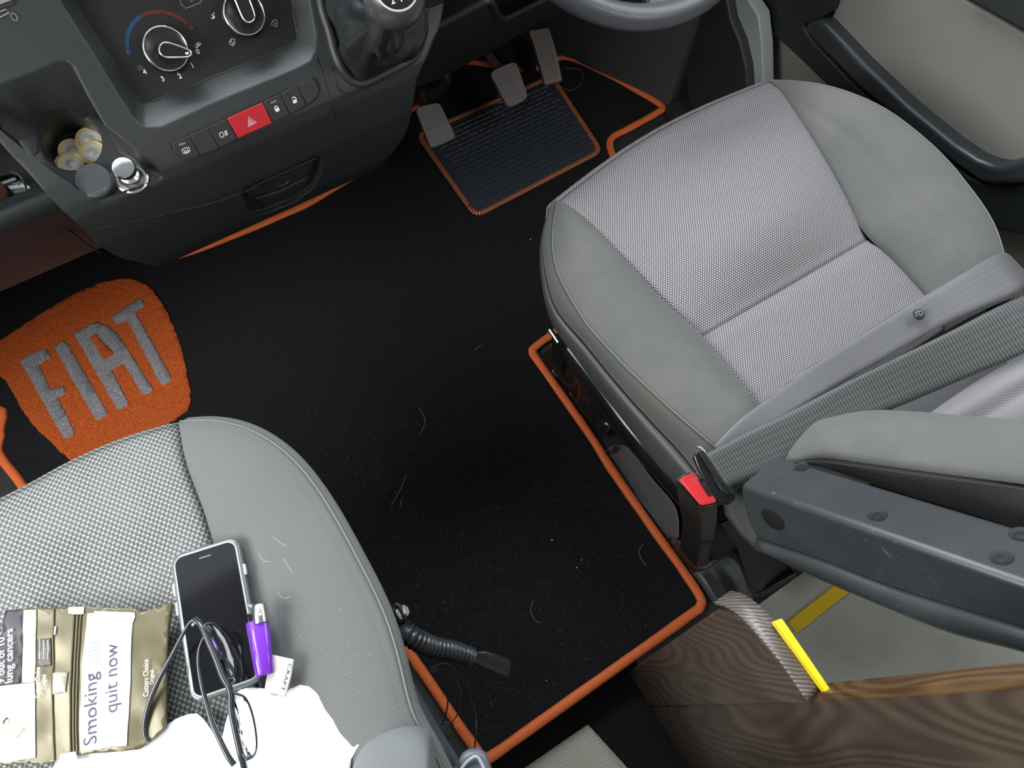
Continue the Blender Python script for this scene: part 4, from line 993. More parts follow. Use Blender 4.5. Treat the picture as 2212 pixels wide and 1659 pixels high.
slab('screen', rr_(pw - 0.0095, phh - 0.0095, 0.0085, 0.0012), pnn * -0.002, screenm, ph, 0.0004)
def rrl(cx, cy, w, h, z):
    q = [(-w / 2, -h / 2), (w / 2, -h / 2), (w / 2, h / 2), (-w / 2, h / 2)]
    return [pcx + pu * (cx + a) + pv * (cy + b) + pnn * z for a, b in q]
slab('earpiece', rrl(0, phh / 2 - 0.0125, 0.012, 0.0014, 0.0015), pnn * -0.0002, greym, ph)
slab('side_button', rrl(pw / 2 + 0.0003, phh * 0.25, 0.003, 0.012, -0.001), pnn * -0.005, rimlight, ph, 0.001)
for dy in (0.26, 0.13): slab('volume_button', rrl(-pw / 2 - 0.0003, phh * dy, 0.003, 0.014, -0.001), pnn * -0.005, rimlight, ph, 0.001)
# lighter
lt = thing('lighter', 'purple plastic disposable lighter lying against the phone edge', 'lighter', (-0.12, 0.2, 0.49))
def lz(pts, z): return [at(u, v, z) for u, v in pts]
a = at(556, 1345, .496); b = at(572, 1456, .494); ax = (b - a).normalized(); sx = ax.cross(Vector((0, 0, 1))).normalized()
def oval(c, w, h, n=24): return [c + sx * (math.cos(2 * math.pi * k / n) * w) + Vector((0, 0, 1)) * (math.sin(2 * math.pi * k / n) * h) for k in range(n)]
def loft(name, rings, mat, parent, smooth=50):
    n = len(rings[0]); vs = [p for r in rings for p in r]
    fs = [tuple(range(n))] + [(i * n + k, i * n + (k + 1) % n, (i + 1) * n + (k + 1) % n, (i + 1) * n + k) for i in range(len(rings) - 1) for k in range(n)] + [tuple(range((len(rings) - 1) * n, len(rings) * n))]
    return mesh(name, vs, fs, mat, parent, smooth)
loft('body', [oval(a - ax * 0.002, .0108, .0058), oval(a, .0112, .0062), oval(a.lerp(b, .5), .0102, .0062), oval(b, .0088, .0060), oval(b + ax * .0012, .008, .0052)], purple, lt)
a2 = at(563, 1338, .498); a3 = at(560, 1309, .499)
loft('metal_hood', [oval(a2 + ax * .004, .0076, .0066), oval(a3, .0072, .0066), oval(a3 - ax * .001, .0066, .006)], steel, lt)
slab('thumb_key', lz([(533, 1326), (541, 1324), (549, 1326), (550, 1342), (535, 1345)], .497), (0, 0, -0.008), blackgloss, lt, 0.001)
tube('flint_wheel', [at(548, 1312, .499), at(540, 1308, .497)], 0.0032, steel, lt, n=14)
lathe('hood_hole', [(0.0004, 0.0), (0.0012, 0.0), (0.0012, -0.001)], at(562, 1327, .5058), (0, 0, 1), labelw, lt, 12)
# rolling paper packet
pk = thing('rolling_paper_packet', 'small cream card packet printed along its edge, poking out between lighter and white paper', 'packet', (-0.1, 0.16, 0.48))
pko = lz([(588, 1414), (634, 1424), (628, 1460), (616, 1503), (570, 1494), (578, 1452)], .492)
slab('card_sleeve', pko, (0, 0, -0.004), paperc, pk, 0.0006)
text('lettering', 'CRAFT', at(624, 1432, .4925), at(606, 1492, .4925), inkm, pk, size=0.0050)
# spectacles
gl_ = thing('spectacles', 'black framed folded spectacles lying across the phone and white paper', 'spectacles', (-0.19, 0.15, 0.5))
def g3(p): return curve([at(u, v, z) for u, v, z in p], 40)
tube('temple', g3([(424, 1338, .520), (412, 1343, .518), (395, 1370, .513), (370, 1418, .505), (345, 1465, .498), (325, 1512, .494), (314, 1555, .49), (313, 1585, .488), (320, 1604, .487)]), 0.0022, specm, gl_, n=10, flat=1.3, rf=lambda t, L: 0.7 + 0.6 * t if t < .8 else 1.18 - 1.2 * (t - .8))
tube('temple', g3([(506, 1652, .512), (492, 1632, .514), (475, 1598, .516), (458, 1560, .518), (446, 1520, .518), (436, 1480, .520), (429, 1435, .521), (431, 1402, .523), (441, 1376, .525)]), 0.0022, specm, gl_, n=10, flat=1.3, rf=lambda t, L: 1.25 - 0.5 * t)
tube('brow_bar', g3([(423, 1338, .522), (436, 1352, .526), (452, 1388, .528), (468, 1425, .529), (482, 1462, .529), (494, 1482, .528), (499, 1500, .526), (500, 1535, .524), (508, 1575, .522), (518, 1620, .52), (526, 1650, .516), (530, 1668, .512)]), 0.0029, specm, gl_, n=12, flat=1.4)
r1 = curve([at(u, v, z) for u, v, z in [(440, 1352, .528), (450, 1347, .526), (463, 1350, .522), (480, 1368, .516), (494, 1395, .508), (504, 1428, .502), (507, 1448, .502), (503, 1460, .504), (493, 1463, .508), (484, 1455, .514), (474, 1436, .522), (462, 1405, .527), (449, 1374, .528)]], 60)
tube('lens_rim', r1, 0.0015, specm, gl_, closed=True, n=9)
def lens(name, rim):
    c = sum(rim, Vector()) / len(rim); vs = rim + [c]; n = len(rim)
    fs = [(i, (i + 1) % n, n) for i in range(n)]; o = mesh(name, vs, fs, clearg, gl_, 180); m = o.modifiers.new('s', 'SOLIDIFY'); m.thickness = 0.0015
lens('lens', r1)
r2 = curve([at(u, v, z) for u, v, z in [(500, 1498, .527), (512, 1499, .524), (528, 1506, .52), (540, 1527, .514), (549, 1560, .506), (554, 1596, .499), (553, 1620, .499), (545, 1636, .504), (532, 1638, .512), (522, 1620, .519), (512, 1585, .522), (503, 1540, .525)]], 60)
tube('lens_rim', r2, 0.0010, specm, gl_, closed=True, n=9)
lens('lens', r2)
tube('nose_bridge', g3([(494, 1482, .528), (502, 1476, .527), (507, 1470, .526), (504, 1464, .525)]), 0.0012, specm, gl_, n=8)
tube('nose_pad', g3([(524, 1628, .521), (533, 1640, .521), (540, 1636, .521), (545, 1631, .521)]), 0.0012, specm, gl_, n=8)
for u, v in ((422, 1342), (419, 1350)): lathe('hinge', [(0.0005, 0), (0.0015, 0), (0.0015, 0.003), (0.0005, 0.003)], at(u, v, .519), (0, 0, 1), steel, gl_, 10)
# tobacco pouch
pz0 = .488
po = thing('tobacco_pouch', 'olive foil tobacco pouch with white warning label lying on the passenger seat', 'pouch', (-0.35, 0.2, 0.48))
def q8(p): return [(x / 4.62, 1300 + y / 4.62) for x, y in p]
po_px = q8([(50, 85), (300, 62), (548, 68), (700, 52), (1000, 50), (1200, 60), (1340, 62), (1390, 105), (1480, 80), (1600, 40), (1700, 6), (1706, 30), (1680, 150), (1662, 400), (1655, 800), (1650, 1200), (1640, 1255), (1500, 1380), (1390, 1470), (1150, 1495), (800, 1522), (700, 1540), (600, 1600), (300, 1610), (0, 1618), (-500, 1640), (-480, 850), (0, 800)])
pzf = lambda x, y: 0.0035 * noise.noise(Vector((x * 18, y * 11, 2))) + 0.0015 * noise.noise(Vector((x * 50, y * 40, 7)))
sheet('foil', ats(po_px, pz0), pouchm, po, 0.006, pzf, 0.006)
def lay(name, px, mat, lift=0.0012, step=0.006, parent=po):
    return sheet(name, ats(q8(px), pz0), mat, parent, step, lambda x, y: pzf(x, y) + lift, 0.0004)
wl_ = lay('warning_label', [(880, 118), (950, 112), (945, 92), (1345, 108), (1350, 150), (1328, 212), (1318, 500), (1312, 800), (1298, 950), (1285, 1200), (1272, 1440), (1120, 1440), (1000, 1470), (812, 1486), (812, 1200), (826, 960), (825, 800), (850, 480), (872, 250)], labelw)
lay('dark_banner', [(55, 92), (240, 84), (232, 450), (222, 808), (0, 835), (-400, 860), (-400, 400), (10, 400)], labeld)
lay('yellow_strip', [(242, 84), (372, 80), (360, 450), (348, 803), (224, 810), (232, 450)], labely)
lay('picture_panel', [(-400, 870), (0, 842), (350, 808), (356, 1200), (352, 1556), (0, 1608), (-400, 1610)], labelw)
lay('picture', [(40, 1200), (70, 1150), (110, 1160), (95, 1220), (140, 1240), (205, 1225), (262, 1265), (180, 1362), (120, 1340), (75, 1290)], skinm, 0.0018)
lay('picture_mark', [(38, 1215), (48, 1180), (85, 1150), (92, 1160), (60, 1190), (46, 1218)], inkm, 0.0022)
stp = lay('stamp_label', [(378, 372), (515, 362), (510, 636), (362, 652)], labelg)
lay('clear_tape', [(522, 712), (600, 698), (686, 704), (668, 905), (522, 926)], tapem)
lay('tax_strip', [(695, 56), (850, 52), (846, 126), (760, 128), (694, 120)], labelw, 0.0016)
lay('tax_strip', [(605, 1518), (755, 1492), (768, 1545), (770, 1600), (560, 1640), (590, 1560)], labelw, 0.0016)
lay('barcode_tab', [(556, 248), (574, 250), (566, 332), (552, 332)], labelw, 0.0016)
for k, x in enumerate((738, 775, 805)):
    tube('zip_ridge', [p + Vector((0, 0, pzf(p.x, p.y) + 0.0012)) for p in resample(ats(q8([(x + 10, 130), (x - 15, 600), (x - 30, 1100), (x - 40, 1500)]), pz0), 40)], 0.0009, pouchm, po, n=7)
tube('flap_edge', [p + Vector((0, 0, pzf(p.x, p.y) + 0.0010)) for p in resample(ats(q8([(548, 70), (530, 600), (520, 1100), (535, 1590)]), pz0), 40)], 0.0008, pouchm, po, n=7)
def T(s, x, y0, y1, cap, mat, name='lettering', lift=0.0035, parent=po, off=0.0):
    p0, p1 = at(x / 4.62, 1300 + y0 / 4.62, pz0), at(x / 4.62, 1300 + y1 / 4.62, pz0)
    p0.z = p1.z = pz0 + lift
    return text(name, s, p0, p1, mat, parent, size=cap / 4.62 / 2.05 * 0.001 / 0.64, offset=off)
T('Smoking', 985, 1418, 700, 105, inkm, parent=wl_)
T('kills', 1010, 622, 360, 100, inkf, parent=wl_)
T('quit now', 1190, 1102, 412, 105, inkm, parent=wl_)
T('Cutters Choice', 1498, 942, 574, 44, labelw, off=0.005)
T('Original', 1550, 822, 680, 34, labelw)
T('Cutters Choice', 420, 952, 650, 40, labelw, off=0.005)
T('Original', 478, 868, 725, 34, labelw)
T('lung cancers', 150, 804, 268, 62, labelw, off=0.01)
T('9 out of 10', 68, 812, 350, 62, labelw, off=0.01)
dd = []
for i in range(3):
    y = 570
    while y > 395:
        w_ = rr.uniform(8, 26); q = ats(q8([(386 + i * 42, y), (398 + i * 42, y), (398 + i * 42, y - w_), (386 + i * 42, y - w_)]), pz0 + 0.0034)
        dd.append((q, [(0, 1, 2, 3)])); y -= w_ + 7
v_, f_ = join_data(dd); mesh('stamp_print', v_, f_, tapem, stp, 0)
hs = []
for pts in ([(300, 1098), (305, 1108), (296, 1128)], [(612, 1205), (620, 1220), (632, 1238)], [(560, 1195), (568, 1210), (585, 1214)], [(590, 1160), (605, 1172), (618, 1180)], [(245, 1300), (252, 1312), (250, 1322)], [(185, 1198), (205, 1206), (222, 1200)],
            [(600, 1280), (612, 1292), (628, 1288)], [(455, 1345), (470, 1338), (482, 1348)]):
    hs.append(tube_data(curve(ats(pts, .487), 10), 0.0002, n=5)[:2])
for i in range(90):
    u, v = rr.uniform(420, 820), rr.uniform(960, 1500); p = at(u, v, .4835)
    if p.x > -0.06 or (340 < u < 640 and v > 1150): continue
    a = rr.uniform(0, 6.28); q = p + Vector((math.cos(a), math.sin(a), 0.0)) * rr.uniform(.0004, .0016); hs.append(tube_data([p, q], 0.00025, n=4)[:2])
v_, f_ = join_data(hs); prop(mesh('fluff', v_, f_, plain('fluff_white', (0.42, 0.43, 0.43), 0.8), None, 0), 'white fluff and short hairs scattered on the passenger seat cushion', 'fluff', kind='stuff')
# ================================================================ DASHBOARD
dsh = thing('dashboard', 'dark grey plastic dashboard centre console with heater dials, switch row and coin tray', 'dashboard', (0.15, 0.75, 0.5))
PROF = [(0.945, 0.955), (0.690, 0.665), (0.681, 0.656), (0.673, 0.648), (0.665, 0.6395), (0.651, 0.618), (0.6485, 0.605), (0.649, 0.585), (0.652, 0.55), (0.662, 0.505), (0.675, 0.465), (0.693, 0.430), (0.715, 0.402), (0.745, 0.380), (0.80, 0.365), (0.90, 0.36)]
def onprof(u, v):
    r = ray(u, v)
    for (y0, z0), (y1, z1) in zip(PROF, PROF[1:]):
        # y = r.y t ; z = 1.25 + r.z t
        dy, dz = y1 - y0, z1 - z0; det = r.y * dz - r.z * dy
        if abs(det) < 1e-9: continue
        t = (y0 * dz - (z0 - 1.25) * dy) / det
        y = r.y * t; z = 1.25 + r.z * t
        s = ((y - y0) * dy + (z - z0) * dz) / (dy * dy + dz * dz)
        if -1e-6 <= s <= 1 + 1e-6: return CAM + r * t
    return aty(u, v, 0.715)
PN = Vector((0, -0.75, 0.66)).normalized()
PC = Vector((0.083, 0.714, 0.657))
def pan(u, v, off=0.0): return atp(u, v, PC + PN * off, PN)
# body: profile swept across, trimmed by the front outline
poly = [(y, z) for y, z in PROF] + [(1.1, 0.36), (1.1, 0.955)]
vs, fs = prism_data([Vector((-0.45, y, z)) for y, z in poly], (1.1, 0, 0))
body = mesh('console_fascia', vs, fs, dash, dsh, 45)
ol = [(-160, 105), (0, 307), (60, 372), (112, 430), (174, 488), (215, 530), (260, 556), (310, 567)]
orr = [(840, 338), (862, 312), (882, 272), (893, 221), (903, 164), (928, 108), (948, 60), (958, 10), (962, -60), (965, -120)]
o1 = [onprof(u, v) for u, v in ol]; o2 = [onprof(u, v) for u, v in orr]
xa, xb = o1[-1].x + 0.02, o2[0].x - 0.02
o1 = smoothpath(o1, 5); o2 = smoothpath(o2, 5)
out = [(p.x, p.z) for p in o1] + [(xa + 0.01, 0.34), (xb - 0.01, 0.34)] + [(p.x, p.z) for p in o2] + [(o2[-1].x, 1.1), (o1[0].x, 1.1)]
body.location = (0, 0, 0); body.parent = None
boolean(body, [prism_data([Vector((x, 0.5, z)) for x, z in out], (0, 0.8, 0))], 'INTERSECT')
# recess holding the heater panel (sloping walls)
rin = [(148, -60), (159, 0), (230, 108), (296, 204), (304, 216), (316, 219), (335, 216), (480, 156), (625, 96), (638, 84), (640, 68), (634, 30), (624, -20), (612, -80)]
rout = [(110, -60), (127, 0), (190, 100), (272, 232), (290, 262), (315, 280), (350, 278), (480, 218), (640, 152), (672, 134), (684, 108), (684, 75), (672, 10), (660, -80)]
top_ = [onprof(u, v) + PN * 0.0 for u, v in rout]; bot_ = [pan(u, v) for u, v in rin]
# push the upper ring out along the wall direction so that it pierces the surface
up_ = [t + (t - b) * 0.25 + PN * 0.002 for t, b in zip(top_, bot_)]
n = len(up_); vs = bot_ + up_; fs = [tuple(range(n)), tuple(range(2 * n - 1, n - 1, -1))]
for i in range(n):
    j = (i + 1) % n; fs += [(i, j, j + n), (i, j + n, i + n)]
mm_ = [(vs, [tuple(range(n))] + [(n + i, n + (i + 1) % n, 2 * n) for i in range(0)] + fs[1:])]
cenU = sum(up_, Vector()) / n; cenB = sum(bot_, Vector()) / n
vs2 = bot_ + up_ + [cenB, cenU]
fs2 = [((i + 1) % n, i, 2 * n) for i in range(n)] + [(i + n, (i + 1) % n + n, 2 * n + 1) for i in range(n)]
for i in range(n):
    j = (i + 1) % n; fs2 += [(i, j, j + n), (i, j + n, i + n)]
boolean(body, [(vs2, fs2)])
# coin tray: floor plane slopes toward the driver
TN = Vector((0, -0.40, 0.92)).normalized(); tp0 = onprof(202, 430) - Vector((0, 0, 0.010))
tray_px = [(-120, 120), (-60, 205), (0, 181), (70, 155), (125, 131), (142, 130), (155, 140), (188, 205), (224, 268), (290, 322), (340, 362), (347, 374), (340, 386), (300, 404), (215, 430), (196, 428), (170, 412), (120, 375), (60, 322), (0, 262), (-60, 200)]
tray_px = [(-70, 190), (0, 181), (70, 155), (125, 131), (142, 130), (155, 140), (188, 205), (224, 268), (290, 322), (340, 362), (347, 374), (340, 386), (300, 402), (215, 428), (196, 427), (170, 412), (120, 375), (60, 330), (-10, 272), (-60, 232)]
def trayz(x, y): return tp0.z - (TN.y * (y - tp0.y)) / TN.z
tp_ = [onprof(u, v) for u, v in tray_px]
n = len(tp_); lo = [Vector((p.x, p.y, trayz(p.x, p.y))) for p in tp_]; hi = [Vector((p.x, p.y - 0.0005, max(p.z, trayz(p.x, p.y)) + 0.2)) for p in tp_]
vs = lo + hi; fs = [tuple(range(n)), tuple(range(2 * n - 1, n - 1, -1))] + [(i, (i + 1) % n, (i + 1) % n + n, i + n) for i in range(n)]
boolean(body, [(vs, fs)])
def tray(u, v, off=0.0): return atp(u, v, tp0 + TN * off, TN)
cc = tray(154, 309); cr1 = (tray(223, 305) - tray(85, 315)).length / 2 * 0.99
boolean(body, [lathe_data([(cr1 * 0.94, -0.038), (cr1, 0.02)], cc, TN, 48)])
# ash drawer pocket
dr = [(523, 415), (530, 405), (612, 370), (684, 336), (694, 342), (696, 372), (680, 405), (640, 436), (575, 462), (548, 468), (535, 455)]
dp = [onprof(u, v) for u, v in dr]; dn = Vector((0, -0.97, 0.22))
boolean(body, [prism_data([p + dn * 0.03 for p in dp], dn * -0.042)])
body.parent = dsh; body.location = -Vector(dsh.location); shade(body.data, 38)
# drawer front with a curved grip, inset in the pocket
dp2 = [onprof(u, v) for u, v in [(530, 417), (612, 381), (681, 350), (682, 365), (660, 392), (600, 418), (545, 432), (536, 430)]]
dw = slab('ash_drawer', [p - dn * 0.007 for p in dp2], dn * -0.010, dash2, dsh, 0.002)
tube('drawer_lip', [p - dn * 0.0045 for p in curve([onprof(u, v) for u, v in [(531, 414), (612, 378), (688, 344)]], 14)], 0.0016, dash, dsh, n=8)
tube('drawer_notch', [p - dn * 0.006 for p in curve([onprof(u, v) for u, v in [(602, 407), (618, 404), (628, 396), (631, 388)]], 10)], 0.0012, switchm, dw, n=6)
slab('drawer_inner_grip', [onprof(u, v) - dn * 0.010 for u, v in [(552, 440), (610, 422), (662, 396), (676, 385), (672, 405), (630, 432), (575, 455)]], dn * -0.02, dash2, dsh, 0.004)
# grooves where panels meet
tube('panel_groove', [p + Vector((0, -0.0002, 0)) for p in curve([onprof(u, v) for u, v in [(175, 489), (200, 492), (250, 487), (320, 471), (400, 452), (467, 436), (560, 402)]], 50)], 0.0011, dark, dsh, n=6)
tube('panel_groove', curve([onprof(u, v) for u, v in [(681, 118), (690, 140), (704, 185), (716, 228), (724, 262)]], 30), 0.0008, dark, dsh, n=6)
tube('panel_groove', curve([onprof(u, v) for u, v in [(718, 144), (724, 170), (731, 192), (742, 200), (757, 202), (775, 195), (830, 168), (880, 140), (904, 126)]], 40), 0.0008, dark, dsh, n=6)
# heater panel
hpn = slab('heater_panel', [pan(u, v, 0.0006) for u, v in rin], PN * -0.004, panelm, dsh)
gr = [pan(u, v, 0.0009) for u, v in [(164, -2), (177, 39), (300, -8)]]
vs, fs = strip_data([pan(168, 30, .0008), pan(177, 40, .0008), pan(250, 12, .0008), pan(330, -20, .0008)], 0.0010, PN); mesh('panel_joint', vs, fs, dark, hpn, 0)
vs, fs = strip_data([pan(387, -5, .0009), pan(392, 10, .0009), pan(402, 18, .0009), pan(432, 6, .0009), pan(437, -2, .0009)], 0.0008, PN); mesh('button_outline', vs, fs, greym, hpn, 0)
# bright hairline around the panel's lower edge
tube('panel_edge_line', [p + PN * 0.0012 for p in curve([pan(u, v) for u, v in [(296, 206), (303, 217), (316, 221), (336, 217), (480, 158), (624, 98), (639, 86), (641, 70), (632, 20)]], 60)], 0.0011, greyplas, hpn, n=6)
def pp(cx, cy, deg, r, off=0.001):     # point on the panel at a radius (m) from a dial centre
    c = pan(cx, cy, off); a = math.radians(deg); sx_ = Vector((1, 0, 0)); sy_ = PN.cross(sx_)
    return c + sx_ * (math.cos(a) * r) + sy_ * (math.sin(a) * r)
def knob(cx, cy, k, pointer):
    base = pan(cx, cy) + Vector((0, 0, 0))
    c = atp(cx, cy, PC + PN * 0.020, PN) - PN * 0.020
    R1, R2 = 0.0232 * k, 0.0212 * k
    kn_ = lathe('heater_dial', [(R1 * 1.03, 0.0), (R1 * 1.03, 0.004), (R1, 0.006), (R1, 0.010), (R2 * 1.04, 0.0115), (R2 * 1.02, 0.018), (R2 * 0.96, 0.0195), (R2 * 0.80, 0.0180), (0.0005, 0.0165)], c, PN, dialm, dsh, 64)
    dd = []
    sy_ = PN.cross(Vector((1, 0, 0)))
    for i in range(96):
        if (i // 8) % 2: continue
        a = 2 * math.pi * i / 96; d = Vector((1, 0, 0)) * math.cos(a) + sy_ * math.sin(a); t_ = PN.cross(d)
        p = c + d * R1 + PN * 0.0075; dd.append(prism_data([p + t_ * .0004 - PN * .003, p - t_ * .0004 - PN * .003, p - t_ * .0004 + PN * .003, p + t_ * .0004 + PN * .003], d * 0.0007))
    v_, f_ = join_data(dd); mesh('knurl', v_, f_, greyplas, kn_, 0)
    circ = [c + PN * 0.0192 + (Vector((1, 0, 0)) * math.cos(a) + sy_ * math.sin(a)) * R2 for a in [2 * math.pi * i / 64 for i in range(64)]]
    tube('chrome_ring', circ, 0.0010, chrome, kn_, closed=True, n=8)
    pz_ = [atp(u, v, PC + PN * 0.026, PN) for u, v in pointer]
    ps_ = smoothpath(pz_, 4, True)
    slab('pointer', ps_, PN * -0.010, dialm, kn_, 0.0008)
    tube('pointer_rim', ps_ , 0.0009, chrome, kn_, closed=True, n=8)
    return kn_
knob(358.5, 105, 1.0, [(411, 110), (380, 97), (357, 92), (347, 98), (344, 108), (349, 119), (361, 124), (385, 124), (409, 122)])
knob(528, 29, 0.98, [(506, -10), (512, 10), (524, 38), (532, 47), (542, 48), (550, 40), (549, 26), (540, 2), (533, -18), (520, -28)])
vs, fs = strip_data([pp(358.5, 105, 0, 0, .02) + Vector((0, 0, 0)), pp(358.5, 105, 0, 0, .02)], .001, PN)
for u, v, w_ in ((389, 77, .0028), (404, 115, .0032)):
    p = atp(u, v, PC + PN * 0.0185 if u < 400 else PC + PN * 0.0262, PN)
    slab('pointer_mark', [p + Vector((a, 0, 0)) + PN.cross(Vector((1, 0, 0))) * b for a, b in ((-w_ / 2, -.001), (w_ / 2, -.001), (w_ / 2, .001), (-w_ / 2, .001))], PN * -0.0004, iconm, hpn)
# figures round the fan dial
def ptext(s, u, v, size, rot=0, mat=iconm):
    p = pan(u, v, 0.0009); sx_ = Vector((1, 0, 0)); sy_ = PN.cross(sx_); a = math.radians(rot)
    xd = sx_ * math.cos(a) + sy_ * math.sin(a); yd = PN.cross(xd)
    vs, fs, w = text_data(s, size, p - xd * size * 0.3 - yd * size * 0.33, xd, yd, offset=0.00012)
    mesh('numeral', vs, fs, mat, hpn, 0)
for s, u, v in (('0', 428, 111), ('1', 416, 141), ('2', 389, 164), ('3', 352, 170), ('4', 313, 155)): ptext(s, u, v, 0.0072)
def plines(name, lines, w=0.0006, mat=iconm, parent=None, plane=None, off=0.0009):
    dd = []
    for l in lines:
        cl_ = len(l) > 2 and l[0] == l[-1]
        q_ = [(plane or (lambda a, b: pan(a, b, off)))(u, v) for u, v in (l[:-1] if cl_ else l)]
        dd.append(strip_data(q_, w, PN if plane is None else plane.n, cl_))
    v_, f_ = join_data(dd); return mesh(name, v_, f_, mat, parent or hpn, 0)
plines('fan_symbol', [[(422, 94), (432, 99)], [(428, 91), (427, 103)], [(421, 99), (425, 103), (428, 97)], [(431, 92), (434, 96), (427, 97)]], 0.0009)
plines('defrost_symbol', [[(297, 148), (298, 143), (304, 142), (309, 145), (306, 151), (300, 150), (297, 148)], [(300, 144), (303, 150)], [(304, 143), (306, 149)]], 0.0005, greym)
plines('face_vent_symbol', [[(461, 27), (463, 30)], [(457, 31), (462, 35), (459, 40), (456, 38)], [(463, 34), (462, 41)]], 0.0009)
plines('air_inlet_symbol', [[(587, 50), (590, 44), (597, 42), (599, 50), (597, 58), (591, 55), (586, 53), (587, 50)], [(591, 48), (595, 50), (593, 53)]], 0.0006)
plines('air_outlet_symbol', [[(495, 92), (500, 84), (506, 84), (507, 94), (502, 99), (498, 96), (495, 92)], [(497, 86), (504, 95)]], 0.0006)
plines('snow_symbol', [[(411, -4), (415, 6)], [(409, 3), (418, 0)]], 0.0005, bluem)
for k in range(3):
    rr2 = 0.0352 + k * 0.0012
    pts = [pp(357.5, 107, d, rr2) for d in range(161, 98, -3)]
    vs, fs = strip_data(pts, 0.0004, PN); mesh('cold_arc', vs, fs, bluem, hpn, 0)
    pts = [pp(357.5, 107, d, rr2) for d in range(100, 22, -3)]
    vs, fs = strip_data(pts, 0.0004, PN); mesh('hot_arc', vs, fs, redm, hpn, 0)
for d, r_, m_ in ((165, .0364, bluem), (17, .0364, redm)):
    c = pp(357.5, 107, d, r_); sy_ = PN.cross(Vector((1, 0, 0)))
    vs, fs = strip_data([c + (Vector((1, 0, 0)) * math.cos(a) + sy_ * math.sin(a)) * .0016 for a in [k * math.pi / 6 for k in range(12)]], .0008, PN, True); mesh('arc_end', vs, fs, m_, hpn, 0)
# switches
SP0 = Vector((0, 0.658, 0.62875)); SN = Vector((0, -0.0215, 0.014)).normalized()
def sw(u, v, off=0.0022): return atp(u, v, SP0 + SN * off, SN)
sw.n = SN
def switch(px, mat=switchm, name='switch'):
    c = (sum(a for a, b in px) / len(px), sum(b for a, b in px) / len(px))
    q_ = [sw(c[0] + (u - c[0]) * 0.972, c[1] + (v - c[1]) * 0.972) for u, v in px]
    return slab(name, q_, SN * -0.012, mat, dsh, 0.0007)
back = slab('switch_surround', [sw(u, v, 0.0006) for u, v in [(369, 308), (679, 165), (690, 182), (692, 200), (684, 215), (664, 230), (434, 339), (404, 347), (384, 339), (371, 320)]], SN * -0.006, dark, dsh)
s1 = switch([(371, 309), (409, 292), (433, 337), (418, 342), (402, 345), (388, 340), (376, 327)])
s2 = switch([(409, 292), (449, 274), (475, 321), (433, 337)])
s3 = switch([(449, 274), (489, 256), (514, 300), (475, 321)])
s4 = switch([(489, 256), (568, 220), (590, 266), (514, 300)], redsw, 'hazard_switch'); s4['label'] = 'red hazard warning switch'
s5 = switch([(568, 220), (606, 202), (627, 248), (590, 266)])
s6 = switch([(606, 202), (643, 183), (663, 228), (627, 248)])
s7 = switch([(643, 183), (674, 169), (682, 174), (688, 186), (690, 198), (684, 213), (663, 228)])
def Z2(x, y): return (350 + x / 5.53, 150 + y / 5.53)
def sl_(name, lines, w, par, mat=iconm):
    f = lambda a, b: sw(a, b, 0.0027); f.n = SN
    return plines(name, [[Z2(x, y) for x, y in l] for l in lines], w, mat, par, f)
sl_('hazard_symbol', [[(1035, 570), (1130, 632), (1028, 684), (1035, 570)], [(1046, 598), (1108, 634), (1040, 666), (1046, 598)], [(1055, 618), (1085, 634), (1050, 648), (1055, 618)]], 0.0006, s4)
sl_('rear_heater_symbol', [[(238, 965), (255, 945), (320, 930), (334, 970), (318, 985), (255, 1005), (238, 965)], [(262, 965), (285, 1010)], [(282, 960), (302, 1004)], [(302, 952), (322, 996)]], 0.0007, s1)
sl_('fog_symbol', [[(688, 770), (700, 750), (720, 748), (742, 800), (720, 812), (700, 805), (690, 790), (688, 770)], [(740, 745), (778, 728)], [(745, 765), (784, 750)], [(752, 785), (788, 772)], [(755, 735), (775, 790)]], 0.0007, s3)
def solid(name, pts, par): 
    p_ = [sw(*Z2(x, y), 0.0027) for x, y in pts]; return mesh(name, p_, [tuple(range(len(p_)))], iconm, par, 0)
sl_('lock_shackle', [[(1350, 470), (1345, 450), (1358, 438), (1375, 440), (1388, 458)]], 0.0010, s5); solid('lock_symbol', [(1345, 472), (1392, 452), (1406, 488), (1400, 496), (1365, 508), (1358, 502)], s5)
sl_('lock_shackle', [[(1555, 350), (1562, 335), (1580, 328), (1596, 340), (1602, 355)]], 0.0010, s6); solid('lock_symbol', [(1558, 372), (1604, 352), (1614, 388), (1608, 396), (1574, 408), (1568, 402)], s6)
for s_, q_ in ((s1, [(198, 905), (210, 885), (275, 868), (285, 878), (275, 892), (215, 915)]), (s5, [(1292, 402), (1305, 385), (1362, 362), (1373, 370), (1365, 385), (1305, 412)])):
    p_ = [sw(*Z2(x, y), 0.0026) for x, y in q_]; mesh('indicator_lens', p_, [tuple(range(len(p_)))], greym, s_, 0)
